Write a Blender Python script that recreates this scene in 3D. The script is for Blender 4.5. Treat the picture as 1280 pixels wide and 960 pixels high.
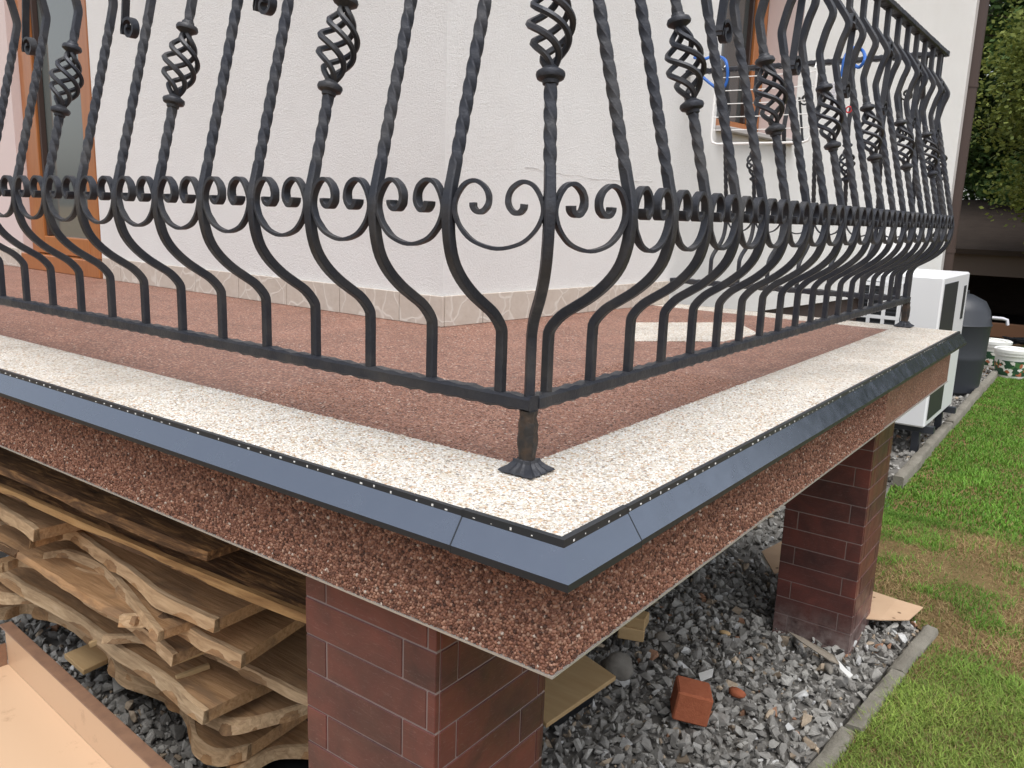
import bpy, bmesh, math, random
import numpy as np
from mathutils import Vector, Matrix, noise as mnoise
random.seed(7); rng = np.random.default_rng(7)
S = bpy.context.scene
for o in list(bpy.data.objects): bpy.data.objects.remove(o)
COL = S.collection
PI = math.pi; rad = math.radians

# ------------------------------------------------------------------ camera
CAM = Vector((0.5523, -0.8806, 0.42)); YAW, PIT, ROL, FPX = .6315, -.2019, .0349, 1048.64
Fw = Vector((-math.sin(YAW)*math.cos(PIT), math.cos(YAW)*math.cos(PIT), math.sin(PIT)))
r0 = Vector((math.cos(YAW), math.sin(YAW), 0)); u0 = r0.cross(Fw)
Rt = r0*math.cos(ROL)+u0*math.sin(ROL); Up = u0*math.cos(ROL)-r0*math.sin(ROL)
cd = bpy.data.cameras.new('camera'); cam = bpy.data.objects.new('camera', cd); COL.objects.link(cam)
cd.sensor_width = 36; cd.lens = FPX/1280*36; cd.clip_start = .02; cd.clip_end = 400
cam.matrix_world = Matrix(((Rt.x, Up.x, -Fw.x, CAM.x), (Rt.y, Up.y, -Fw.y, CAM.y), (Rt.z, Up.z, -Fw.z, CAM.z), (0, 0, 0, 1)))
S.camera = cam
# ------------------------------------------------------------------ sky, sun, exposure
SUN_AZ = Vector((.60, -.58, 0)).normalized(); SUN_EL = rad(68)
W = bpy.data.worlds.new('World'); S.world = W; W.use_nodes = True
wn = W.node_tree; bg = wn.nodes['Background']
sky = wn.nodes.new('ShaderNodeTexSky'); sky.sky_type = 'NISHITA'; sky.sun_disc = False
sky.sun_elevation = SUN_EL; sky.sun_rotation = math.atan2(SUN_AZ.x, SUN_AZ.y)
sky.air_density = 1.0; sky.dust_density = 3.0; sky.ozone_density = 1.0
hs = wn.nodes.new('ShaderNodeHueSaturation'); hs.inputs['Saturation'].default_value = .30
wn.links.new(sky.outputs[0], hs.inputs['Color']); wn.links.new(hs.outputs[0], bg.inputs['Color'])
bg.inputs['Strength'].default_value = .15
sd = bpy.data.lights.new('sun', 'SUN'); sd.energy = 1.5; sd.angle = rad(42); sd.color = (1, .98, .95)
sun = bpy.data.objects.new('sun', sd); COL.objects.link(sun)
sdir = Vector((SUN_AZ.x*math.cos(SUN_EL), SUN_AZ.y*math.cos(SUN_EL), math.sin(SUN_EL)))
sun.rotation_euler = sdir.to_track_quat('Z', 'Y').to_euler(); sun.location = (3, -3, 6)
S.view_settings.view_transform = 'Standard'; S.view_settings.look = 'None'
S.view_settings.exposure = 0.64; S.view_settings.gamma = 1
S.render.resolution_x, S.render.resolution_y = 1024, 768
S.render.engine = 'CYCLES'

# ------------------------------------------------------------------ measuring helpers (image point -> place in the yard)
def ray(u, v): return Fw + Rt*((u-640)/FPX) - Up*((v-480)/FPX)
def onz(u, v, z): d = ray(u, v); return CAM + d*((z-CAM.z)/d.z)
def onx(u, v, x): d = ray(u, v); return CAM + d*((x-CAM.x)/d.x)
def ony(u, v, y): d = ray(u, v); return CAM + d*((y-CAM.y)/d.y)

# ------------------------------------------------------------------ materials
def mat(name, col=(.5, .5, .5), rough=.6, metal=0, spec=.5, coat=0):
    m = bpy.data.materials.new(name); m.use_nodes = True
    b = m.node_tree.nodes['Principled BSDF']
    b.inputs['Base Color'].default_value = (*col, 1); b.inputs['Roughness'].default_value = rough
    b.inputs['Metallic'].default_value = metal; b.inputs['Specular IOR Level'].default_value = spec
    b.inputs['Coat Weight'].default_value = coat
    return m
class N:                                   # small node-tree writer
    def __init__(s, m): s.t = m.node_tree; s.b = s.t.nodes['Principled BSDF']; s._p = None
    def new(s, k, **kw):
        n = s.t.nodes.new('ShaderNode'+k)
        for a, v in kw.items(): setattr(n, a, v)
        return n
    def l(s, a, b): s.t.links.new(a, b)
    def pos(s):
        if not s._p: s._p = s.new('NewGeometry').outputs['Position']
        return s._p
    def mapped(s, scale=(1, 1, 1), rot=(0, 0, 0), vec=None):
        n = s.new('Mapping'); n.inputs['Scale'].default_value = scale; n.inputs['Rotation'].default_value = rot
        s.l(vec or s.pos(), n.inputs['Vector']); return n.outputs[0]
    def noise(s, scale, detail=4, rough=.55, vec=None, dist=0):
        n = s.new('TexNoise'); n.inputs['Scale'].default_value = scale; n.inputs['Detail'].default_value = detail
        n.inputs['Roughness'].default_value = rough; n.inputs['Distortion'].default_value = dist
        s.l(vec or s.pos(), n.inputs['Vector']); return n.outputs['Fac']
    def vor(s, scale, feature='F1', vec=None, rnd=1):
        n = s.new('TexVoronoi', feature=feature); n.inputs['Scale'].default_value = scale
        n.inputs['Randomness'].default_value = rnd
        s.l(vec or s.pos(), n.inputs['Vector']); return n
    def ramp(s, fac, stops, interp='LINEAR'):
        n = s.new('ValToRGB'); e = n.color_ramp.elements; n.color_ramp.interpolation = interp
        while len(e) < len(stops): e.new(.5)
        for i, (p, c) in enumerate(stops):
            e[i].position = p; e[i].color = (*(c if isinstance(c, (tuple, list)) else (c, c, c)), 1)
        s.l(fac, n.inputs[0]); return n.outputs[0]
    def mix(s, fac, a, b, mode='MIX'):
        n = s.new('MixRGB', blend_type=mode)
        for i, x in zip((0, 1, 2), (fac, a, b)):
            if isinstance(x, (int, float)): n.inputs[i].default_value = x if i == 0 else (x, x, x, 1)
            elif isinstance(x, (tuple, list)): n.inputs[i].default_value = (*x, 1)
            else: s.l(x, n.inputs[i])
        return n.outputs[0]
    def color(s, c): s.l(c, s.b.inputs['Base Color'])
    def rough(s, c): s.l(c, s.b.inputs['Roughness'])
    def bump(s, h, strength=.3, dist=.002, prev=None):
        n = s.new('Bump'); n.inputs['Strength'].default_value = strength; n.inputs['Distance'].default_value = dist
        s.l(h, n.inputs['Height'])
        if prev: s.l(prev, n.inputs['Normal'])
        s.l(n.outputs[0], s.b.inputs['Normal']); return n.outputs[0]
    def objrand(s): return s.new('ObjectInfo').outputs['Random']

M = {}
def pebble_mat(name, stops, scale, grout, rough=.5):
    m = mat(name, rough=rough, spec=.4); n = N(m)
    v = n.vor(scale); sep = n.new('SeparateColor'); n.l(v.outputs['Color'], sep.inputs[0])
    c = n.ramp(sep.outputs[0], stops)
    e = n.vor(scale, 'DISTANCE_TO_EDGE')
    ef = n.ramp(e.outputs['Distance'], [(0, 0), (.10, 1)])
    c = n.mix(ef, grout, c)
    big = n.ramp(n.noise(5, 3), [(.3, .84), (.7, 1.1)])
    c = n.mix(1, c, big, 'MULTIPLY')
    n.color(c)
    h = n.ramp(v.outputs['Distance'], [(0, 1), (.75, 0)])
    n.bump(h, .9, .0022)
    return m
RED = [(0, (.072, .037, .028)), (.2, (.16, .073, .050)), (.5, (.245, .115, .077)), (.78, (.335, .172, .116)), (.97, (.41, .25, .18)), (.99, (.54, .45, .38))]
WHT = [(0, (.36, .24, .15)), (.07, (.52, .41, .29)), (.16, (.68, .62, .52)), (.5, (.77, .745, .70)), (.84, (.81, .80, .775)), (.90, (.60, .37, .22)), (.95, (.36, .33, .30)), (1, (.30, .27, .25))]
DECK = [(p_, tuple(min(.8, c_*1.06+.008) for c_ in k_)) for p_, k_ in RED]
M['red'] = pebble_mat('red_pebble_resin', DECK, 205, (.15, .065, .05))
M['white'] = pebble_mat('white_pebble_resin', [(p_, tuple(c_*.88 for c_ in k_)) for p_, k_ in WHT], 205, (.40, .33, .25))
m = M['loose'] = mat('fascia_pebble', rough=.55, spec=.25); n = N(m)
at = n.new('Attribute'); at.attribute_name = 'col'; n.color(at.outputs['Color'])

m = M['stucco'] = mat('white_stucco', (.78, .765, .75), .9, spec=.2); n = N(m)
n.color(n.mix(n.ramp(n.noise(1.3, 7, .68), [(.3, 0), (.7, 1)]), (.80, .79, .775), (.86, .857, .845)))
n.bump(n.noise(330, 3, .75), 1.0, .005, n.bump(n.noise(110, 3, .6), .5, .006))
m = M['pinkshadestucco'] = mat('pink_and_shade_stucco', (.66, .56, .54), .9, spec=.2); n = N(m); n.bump(n.noise(190, 4, .7), .5, .004)  # pink of the entrance wall; also paints the shade on the window reveal
m = M['darkplinth'] = mat('dark_brown_plinth', (.05, .032, .026), .75); n = N(m); n.bump(n.noise(60, 4), .4, .004)
m = M['iron'] = mat('black_wrought_iron', (.026, .027, .030), .42, .35, .5); n = N(m)
n.color(n.mix(n.ramp(n.noise(14, 5), [(.42, 0), (.72, 1)]), (.029, .032, .042), (.062, .061, .063)))
n.rough(n.ramp(n.noise(60, 4), [(.3, .38), (.7, .58)])); n.bump(n.noise(150, 4, .6), .35, .003)
m = M['rustiron'] = mat('weathered_iron_post', (.06, .045, .035), .5, .35); n = N(m)
n.color(n.mix(n.ramp(n.noise(40, 5), [(.45, 0), (.65, 1)]), (.028, .026, .025), (.075, .05, .034)))
n.bump(n.noise(110, 4), .6, .004)
m = M['profile'] = mat('anthracite_aluminium', (.20, .228, .28), .22, .9, .5); n = N(m)
n.rough(n.ramp(n.noise(25, 4), [(.3, .17), (.7, .30)]))
M['lip'] = mat('dark_profile_lip', (.024, .028, .034), .38, .2)
M['alu'] = mat('pale_aluminium_trim', (.55, .54, .51), .45, .6)
m = M['concrete'] = mat('grey_concrete', (.30, .29, .275), .9, spec=.2); n = N(m)
n.color(n.mix(n.noise(9, 6, .65), (.20, .195, .18), (.37, .36, .34))); n.bump(n.noise(70, 6, .7), .7, .006)
m = M['kerb'] = mat('kerb_concrete', (.30, .29, .27), .92, spec=.2); n = N(m)
n.color(n.mix(n.noise(13, 6, .7), (.13, .12, .095), (.30, .28, .24))); n.bump(n.noise(90, 6, .75), .9, .008)
m = M['clinker'] = mat('brown_clinker_tile', rough=.4, spec=.4, coat=.0); n = N(m)
wob = n.noise(7, 4, .6, dist=.6); orr = n.objrand()
c1 = n.mix(n.ramp(wob, [(.32, 0), (.72, 1)]), (.062, .031, .029), (.150, .052, .042))
c2 = n.mix(orr, (.78, .78, .82), (1.25, 1.04, 1.0)); c = n.mix(1, c1, c2, 'MULTIPLY')
scr = n.ramp(n.noise(9, 2, .4, vec=n.mapped((1.2, 1.2, 9), (.5, .3, 0)), dist=2.5), [(.49, 0), (.5, .22), (.51, 0)])
c = n.mix(scr, c, (.32, .25, .23))
sx = n.new('SeparateXYZ'); n.l(n.pos(), sx.inputs[0]); mr = n.new('MapRange'); n.l(sx.outputs[2], mr.inputs[0])
mr.inputs[1].default_value = -1.2; mr.inputs[2].default_value = -1.06; mr.inputs[3].default_value = 1; mr.inputs[4].default_value = 0
dust = n.mix(1, mr.outputs[0], n.ramp(n.noise(16, 6, .7), [(.35, 0), (.65, .75)]), 'MULTIPLY')
c = n.mix(dust, c, (.34, .28, .26)); n.color(c)
n.rough(n.ramp(n.noise(18, 4), [(.3, .32), (.7, .52)])); n.bump(n.noise(26, 4), .10, .006)
m = M['grout'] = mat('grey_grout', (.27, .215, .20), .95, spec=.15); n = N(m); n.bump(n.noise(200, 3), .4, .002)
m = M['stonetile'] = mat('beige_stone_tile', rough=.55, spec=.4); n = N(m)
wv = n.new('VectorMath', operation='ADD'); nn = n.new('TexNoise'); nn.inputs['Scale'].default_value = 7; n.l(n.pos(), nn.inputs['Vector'])
sc = n.new('VectorMath', operation='SCALE'); sc.inputs['Scale'].default_value = .14; n.l(nn.outputs['Color'], sc.inputs[0])
n.l(n.pos(), wv.inputs[0]); n.l(sc.outputs[0], wv.inputs[1])
e = n.vor(9.5, 'DISTANCE_TO_EDGE', wv.outputs[0])
vein = n.ramp(e.outputs['Distance'], [(.0, .75), (.02, .5), (.05, 0)])
b_ = n.mix(n.noise(24, 6, .65), (.44, .375, .31), (.60, .545, .485))
n.color(n.mix(vein, b_, (.68, .64, .58))); n.bump(n.mix(1, vein, n.noise(60, 4), 'ADD'), .25, .004)
m = M['wood'] = mat('sawn_raw_timber', rough=.75, spec=.25); n = N(m); tc = n.new('TexCoord'); ov = tc.outputs['Object']
g = n.noise(5, 6, .62, vec=n.mapped((1.1, 16, 16), vec=ov), dist=.8)
g2 = n.noise(2.4, 4, .6, vec=n.mapped((1.6, 5, 5), vec=ov), dist=1.2)
c = n.ramp(g, [(.25, (.25, .14, .068)), (.5, (.42, .26, .135)), (.75, (.56, .37, .21))])
c = n.mix(n.ramp(g2, [(.46, 0), (.66, .7)]), c, (.20, .135, .085))
tint = n.mix(n.objrand(), (.80, .78, .78), (1.12, 1.05, .98)); n.color(n.mix(1, c, tint, 'MULTIPLY')); n.bump(g, .45, .006)
m = M['woodpale'] = mat('pale_sawn_edge', rough=.75, spec=.25); n = N(m)
g = n.noise(6, 5, .6, vec=n.mapped((1.2, 12, 12)), dist=.8)
n.color(n.mix(1, n.ramp(g, [(.3, (.38, .25, .145)), (.6, (.62, .45, .28)), (.8, (.72, .56, .39))]), n.mix(n.objrand(), (.85, .83, .80), (1.08, 1.04, 1.0)), 'MULTIPLY')); n.bump(g, .4, .005)
m = M['orangeedge'] = mat('orange_sawn_edge', rough=.75, spec=.25); n = N(m)
g = n.noise(5, 5, .6, vec=n.mapped((1.2, 10, 10)), dist=.8); n.color(n.ramp(g, [(.3, (.24, .13, .055)), (.55, (.44, .26, .11)), (.8, (.52, .34, .17))])); n.bump(g, .4, .005)
m = M['bark'] = mat('dark_bark_edge', rough=.95, spec=.1); n = N(m)
n.color(n.mix(n.noise(24, 6, .7), (.05, .032, .022), (.25, .15, .085))); n.bump(n.noise(40, 6, .7), 1, .015)
m = M['darkboard'] = mat('dark_rough_plank', rough=.85, spec=.15); n = N(m)
q = n.noise(6, 6, .65, vec=n.mapped((1.2, 9, 9)), dist=.7)
n.color(n.ramp(q, [(.3, (.05, .032, .022)), (.5, (.16, .09, .048)), (.62, (.36, .20, .09)), (.8, (.45, .29, .15))])); n.bump(q, .6, .01)
m = M['ochre'] = mat('ochre_board', rough=.7, spec=.25); n = N(m)
n.color(n.mix(n.noise(5, 5, .6, vec=n.mapped((1, 7, 7), (0, 0, .6))), (.40, .255, .115), (.56, .40, .22))); n.bump(n.noise(160, 3), .15, .002)
m = M['cardboard'] = mat('brown_cardboard', rough=.9, spec=.15); n = N(m)
sp = n.ramp(n.vor(17).outputs['Distance'], [(.10, 1), (.17, 0)])
n.color(n.mix(sp, n.mix(n.noise(9, 4), (.46, .31, .20), (.56, .40, .27)), (.14, .085, .05)))
m = M['brick'] = mat('orange_red_brick', rough=.9, spec=.15); n = N(m)
n.color(n.mix(n.noise(35, 6, .7), (.27, .075, .038), (.42, .145, .075))); n.bump(n.noise(90, 5, .7), .6, .006)
m = M['traysteel'] = mat('beige_painted_steel', rough=.38, spec=.5, coat=.2); n = N(m)
ed = n.ramp(n.noise(11, 6, .7), [(.60, 0), (.72, .55)]); n.color(n.mix(ed, (.58, .40, .26), (.30, .17, .10)))
n.bump(n.noise(12, 2), .05, .01)
m = M['rimsteel'] = mat('worn_brown_steel_rim', rough=.4, spec=.5, metal=.15); n = N(m)
n.color(n.mix(n.noise(22, 6, .7, vec=n.mapped((1, 1, 1))), (.13, .075, .055), (.36, .21, .13)))
m = M['gravel'] = mat('grey_crushed_stone', rough=.85, spec=.25); n = N(m)
at = n.new('Attribute'); at.attribute_name = 'col'
n.color(n.mix(1, at.outputs['Color'], n.ramp(n.noise(60, 5, .7), [(.25, .72), (.75, 1.2)]), 'MULTIPLY')); n.bump(n.noise(130, 5, .7), .5, .004)
m = M['rock'] = mat('grey_round_stone', rough=.85, spec=.2); n = N(m)
n.color(n.mix(n.noise(18, 6, .65), (.13, .118, .10), (.30, .28, .25))); n.bump(n.noise(60, 5), .5, .006)
m = M['soil'] = mat('soil_ground', rough=.97, spec=.1); n = N(m)
c = n.mix(n.ramp(n.noise(7, 7, .7), [(.35, 0), (.65, 1)]), (.19, .115, .055), (.37, .24, .125))
n.color(n.mix(n.ramp(n.noise(1.1, 4), [(.4, 0), (.6, .5)]), c, (.17, .15, .06))); n.bump(n.noise(35, 8, .75), 1, .03)
m = M['grass'] = mat('grass_blades', rough=.6, spec=.25); n = N(m)
at = n.new('Attribute'); at.attribute_name = 'col'; n.color(at.outputs['Color'])
tr = n.new('BsdfTranslucent'); n.l(at.outputs['Color'], tr.inputs[0]); ms = n.new('MixShader'); ms.inputs[0].default_value = .3
n.l(n.b.outputs[0], ms.inputs[1]); n.l(tr.outputs[0], ms.inputs[2]); n.l(ms.outputs[0], n.t.nodes['Material Output'].inputs[0])
M['leaf'] = M['grass']
m = M['orangewood'] = mat('varnished_orange_wood', rough=.3, spec=.5, coat=.3); n = N(m)
n.color(n.mix(n.noise(5, 5, .6, vec=n.mapped((14, 14, 1.2)), dist=.5), (.26, .085, .022), (.43, .165, .05)))
M['glass'] = mat('reflective_window_glass', (.12, .135, .13), .06, 0, .9, .4)
M['curtain'] = mat('dark_room_glass', (.055, .06, .06), .08, 0, .8, .3)
m = M['brownpipe'] = mat('dark_brown_metal', (.055, .034, .028), .5, .1); n = N(m); n.bump(n.noise(30, 3), .1, .004)
M['pipegrey'] = mat('grey_corner_bead', (.42, .40, .39), .6)
M['pumpwhite'] = mat('white_powder_coat', (.78, .79, .81), .35, 0, .5, .1)
M['pumpdark'] = mat('dark_grille', (.022, .024, .028), .5)
M['barrel'] = mat('dark_grey_plastic', (.034, .038, .047), .45, 0, .45)
M['bucket'] = mat('white_bucket_plastic', (.80, .80, .77), .4)
m = M['bucketlabel'] = mat('printed_bucket_label', rough=.5); n = N(m)
tc = n.new('TexCoord'); v = n.vor(24, vec=n.mapped((1, 1, 1.3), vec=tc.outputs['Object'])); sep = n.new('SeparateColor'); n.l(v.outputs['Color'], sep.inputs[0])
n.color(n.ramp(sep.outputs[0], [(0, (.02, .07, .035)), (.38, (.03, .12, .05)), (.4, (.75, .74, .68)), (.62, (.78, .77, .7)), (.64, (.42, .13, .06)), (.78, (.55, .30, .09)), (.8, (.06, .16, .05))], 'CONSTANT'))
m = M['shedwood'] = mat('dark_weathered_timber', rough=.9, spec=.1); n = N(m)
n.color(n.mix(n.noise(4, 6, .65, vec=n.mapped((1, 1, 8))), (.022, .017, .014), (.06, .046, .038))); n.bump(n.noise(30, 5), .4, .01)
M['shedbeam'] = mat('brown_grey_beam', (.09, .07, .058), .9)
m = M['plankorange'] = mat('weathered_orange_plank', (.28, .14, .075), .85)
M['greywood'] = mat('grey_weathered_wood', (.27, .235, .19), .85)
M['whitewire'] = mat('white_coated_wire', (.82, .82, .80), .4)
M['blue'] = mat('blue_plastic', (.02, .12, .45), .4)
M['clip'] = mat('pale_plastic', (.62, .62, .66), .5)
M['redring'] = mat('red_plastic', (.55, .03, .04), .4)
M['paper'] = mat('white_scrap', (.75, .75, .73), .8)
M['blackplastic'] = mat('black_plastic_sheet', (.012, .013, .015), .35)
m = M['trunk'] = mat('tree_bark', rough=.95, spec=.1); n = N(m); n.color(n.mix(n.noise(12, 6, .7, vec=n.mapped((4, 4, 1))), (.03, .022, .016), (.10, .075, .055)))

# ------------------------------------------------------------------ object helpers
def tag(o, label=None, cat=None, group=None, kind=None):
    if label: o['label'] = label
    if cat: o['category'] = cat
    if group: o['group'] = group
    if kind: o['kind'] = kind
    return o
def empty(name, loc=(0, 0, 0), rz=0, parent=None):
    o = bpy.data.objects.new(name, None); COL.objects.link(o); o.location = loc; o.rotation_euler = (0, 0, rz)
    o.empty_display_size = .1
    if parent: o.parent = parent
    return o
def put(name, me, parent=None, loc=(0, 0, 0), rot=(0, 0, 0)):
    o = bpy.data.objects.new(name, me); COL.objects.link(o); o.location = loc; o.rotation_euler = rot
    if parent: o.parent = parent
    return o
class MB:
    def __init__(s): s.v = []; s.f = []
    def add(s, vs, fs):
        k = len(s.v); s.v += [tuple(v) for v in vs]; s.f += [tuple(i+k for i in f) for f in fs]; return s
    def box(s, a, b):
        (x0, y0, z0), (x1, y1, z1) = a, b
        return s.add([(x0, y0, z0), (x1, y0, z0), (x1, y1, z0), (x0, y1, z0), (x0, y0, z1), (x1, y0, z1), (x1, y1, z1), (x0, y1, z1)],
                     [(0, 3, 2, 1), (4, 5, 6, 7), (0, 1, 5, 4), (1, 2, 6, 5), (2, 3, 7, 6), (3, 0, 4, 7)])
    def prism(s, poly, z0, z1):
        n = len(poly); vs = [(p[0], p[1], z0) for p in poly]+[(p[0], p[1], z1) for p in poly]
        return s.add(vs, [tuple(range(n))[::-1], tuple(range(n, 2*n))]+[(i, (i+1) % n, n+(i+1) % n, n+i) for i in range(n)])
    def loft(s, rings, cap=True, closed=True):
        n = len(rings[0]); k = len(s.v); vs = [p for r in rings for p in r]; fs = []
        for i in range(len(rings)-1):
            for j in range(n if closed else n-1):
                fs.append((i*n+j, i*n+(j+1) % n, (i+1)*n+(j+1) % n, (i+1)*n+j))
        if cap and closed:
            fs.append(tuple(range(n))[::-1]); fs.append(tuple(range((len(rings)-1)*n, len(rings)*n)))
        return s.add(vs, fs)
    def lathe(s, prof, seg=20, c=(0, 0, 0)):
        return s.loft([[(c[0]+r*math.cos(2*PI*j/seg), c[1]+r*math.sin(2*PI*j/seg), c[2]+z) for j in range(seg)] for r, z in prof])
    def sweep(s, path, w, h, up=None, twist=None, sides=4, taper=None, rounded=False):
        """w across, h along 'up'; twist(i)->angle"""
        P = [Vector(p) for p in path]; rings = []; prevU = Vector(up) if up else None
        for i, p in enumerate(P):
            t = (P[min(i+1, len(P)-1)]-P[max(i-1, 0)]).normalized()
            if up: U = Vector(up)
            else:
                U = prevU if prevU else (Vector((0, 0, 1)) if abs(t.z) < .9 else Vector((0, 1, 0)))
            A = U.cross(t).normalized(); B = t.cross(A).normalized(); prevU = B
            a = twist(i) if twist else 0; k = taper(i) if taper else 1
            ca, sa = math.cos(a), math.sin(a); A2 = A*ca+B*sa; B2 = B*ca-A*sa
            if rounded: c_ = .76; q = [(-c_, -1), (c_, -1), (1, -c_), (1, c_), (c_, 1), (-c_, 1), (-1, c_), (-1, -c_)]
            elif sides == 4: q = [(-1, -1), (1, -1), (1, 1), (-1, 1)]
            else: q = [(math.cos(2*PI*j/sides), math.sin(2*PI*j/sides)) for j in range(sides)]
            rings.append([p+A2*(x*w/2*k)+B2*(y*h/2*k) for x, y in q])
        return s.loft(rings)
    def tube(s, path, r, sides=8): return s.sweep(path, 2*r, 2*r, sides=sides)
    def mesh(s, name, mt, smooth=False, bev=0, angle=40):
        me = bpy.data.meshes.new(name); me.from_pydata(s.v, [], s.f); me.materials.append(M[mt] if isinstance(mt, str) else mt)
        bm = bmesh.new(); bm.from_mesh(me); bmesh.ops.recalc_face_normals(bm, faces=bm.faces)
        if bev: bmesh.ops.bevel(bm, geom=list(bm.edges), offset=bev, segments=1, affect='EDGES', clamp_overlap=True)
        if smooth:
            for f in bm.faces: f.smooth = True
            for e in bm.edges:
                if len(e.link_faces) == 2 and e.calc_face_angle(0) > rad(angle): e.smooth = False
        bm.to_mesh(me); bm.free(); return me
    def build(s, name, mt, parent=None, smooth=False, bev=0, loc=(0, 0, 0), rot=(0, 0, 0), angle=40):
        return put(name, s.mesh(name, mt, smooth, bev, angle), parent, loc, rot)
def catmull(pts, k=6):
    P = [Vector(p) for p in pts]; P = [P[0]*2-P[1]]+P+[P[-1]*2-P[-2]]; out = []
    for i in range(1, len(P)-2):
        for j in range(k):
            t = j/k; a, b, c, d = P[i-1:i+3]
            out.append(.5*((2*b)+(c-a)*t+(2*a-5*b+4*c-d)*t*t+(3*b-a-3*c+d)*t**3))
    out.append(P[-2]); return out
def np_mesh(name, V, F, mt, col=None, smooth=False):
    me = bpy.data.meshes.new(name); V = np.asarray(V, np.float32); F = np.asarray(F, np.int32); k = F.shape[1]
    me.vertices.add(len(V)); me.vertices.foreach_set('co', V.ravel())
    me.loops.add(F.size); me.loops.foreach_set('vertex_index', F.ravel())
    me.polygons.add(len(F)); me.polygons.foreach_set('loop_start', np.arange(0, F.size, k, dtype=np.int32))
    me.polygons.foreach_set('loop_total', np.full(len(F), k, np.int32))
    me.polygons.foreach_set('use_smooth', np.full(len(F), smooth))
    if col is not None:
        a = me.attributes.new('col', 'FLOAT_COLOR', 'POINT')
        a.data.foreach_set('color', np.hstack([np.asarray(col, np.float32), np.ones((len(V), 1), np.float32)]).ravel())
    me.materials.append(M[mt]); me.update(); me.validate(); return me
def scatter(name, protos, pos, scale, rot, cols, mt, smooth=False, jit=.12):
    """many small solids in one mesh; protos = list of (V,F)"""
    pos = np.asarray(pos); n = len(pos); pick = rng.integers(0, len(protos), n); VV, FF, CC = [], [], []; off = 0
    for k, (pv, pf) in enumerate(protos):
        idx = np.where(pick == k)[0]
        if not len(idx): continue
        R = rot[idx]; v = np.einsum('nij,vj->nvi', R, pv)*scale[idx][:, None, :] if scale.ndim == 2 else np.einsum('nij,vj->nvi', R, pv)*scale[idx][:, None, None]
        v = v+pos[idx][:, None, :]; m_ = len(pv)
        VV.append(v.reshape(-1, 3)); FF.append((pf[None]+(np.arange(len(idx))*m_)[:, None, None]+off).reshape(-1, pf.shape[1]))
        CC.append(np.repeat(cols[idx], m_, 0)); off += len(idx)*m_
    return np_mesh(name, np.vstack(VV), np.vstack(FF), mt, np.clip(np.vstack(CC), 0, 1), smooth)
def rand_rot(n):
    q = rng.normal(size=(n, 4)); q /= np.linalg.norm(q, axis=1)[:, None]; w, x, y, z = q.T
    return np.stack([np.stack([1-2*(y*y+z*z), 2*(x*y-z*w), 2*(x*z+y*w)], 1), np.stack([2*(x*y+z*w), 1-2*(x*x+z*z), 2*(y*z-x*w)], 1),
                     np.stack([2*(x*z-y*w), 2*(y*z+x*w), 1-2*(x*x+y*y)], 1)], 1)
def ico(sub=0):
    bm = bmesh.new(); bmesh.ops.create_icosphere(bm, subdivisions=sub+1, radius=1); bm.verts.ensure_lookup_table()
    V = np.array([v.co[:] for v in bm.verts]); F = np.array([[v.index for v in f.verts] for f in bm.faces]); bm.free(); return V, F
def hull_rock(npts, squash):
    bm = bmesh.new()
    for _ in range(npts):
        d = rng.normal(size=3); d /= np.linalg.norm(d); d *= rng.uniform(.75, 1.05); bm.verts.new(Vector(d*np.array(squash)))
    r_ = bmesh.ops.convex_hull(bm, input=bm.verts); bmesh.ops.delete(bm, geom=[g for g in r_['geom_interior'] if isinstance(g, bmesh.types.BMVert)], context='VERTS')
    bmesh.ops.triangulate(bm, faces=bm.faces); bm.verts.index_update(); bm.verts.ensure_lookup_table()
    V = np.array([v.co[:] for v in bm.verts]); F = np.array([[v.index for v in f.verts] for f in bm.faces]); bm.free(); return V, F

# ================================================================== SETTING: ground, gravel, kerb, grass
ZG = -1.2
me = MB().add([(-150, -150, ZG-.06), (150, -150, ZG-.06), (150, 150, ZG-.06), (-150, 150, ZG-.06)], [(0, 1, 2, 3)]).mesh('ground', 'soil')
tag(put('ground', me), 'bare brown soil ground of the yard', 'ground', kind='structure')
def kerb_x(y):                     # inner (gravel-side) edge of the kerb
    if y < 2.74: return -.03+.075*(y-1.6)
    if y < 3.0: return .055-.40*(y-2.74)/.26
    if y < 4.7: return -.345-.17*(y-3.0)/1.7
    return -.515-.016*(y-4.7)
# turf / dirt sheet right of the kerb, slightly uneven
nx, ny = 60, 110; V = []; Fq = []
for j in range(ny):
    y = -1.5+(j/(ny-1))**1.5*22
    for i in range(nx):
        x = kerb_x(y)+.05+(i/(nx-1))**1.6*14
        V.append((x, y, ZG-.015+.012*mnoise.noise(Vector((x*2.2, y*2.2, 0)))))
for j in range(ny-1):
    for i in range(nx-1): a = j*nx+i; Fq.append((a, a+1, a+nx+1, a+nx))
tag(put('lawn_soil', np_mesh('lawn_soil', V, Fq, 'soil', smooth=True)), 'uneven brown earth under the grass', 'soil', kind='structure')

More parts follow.
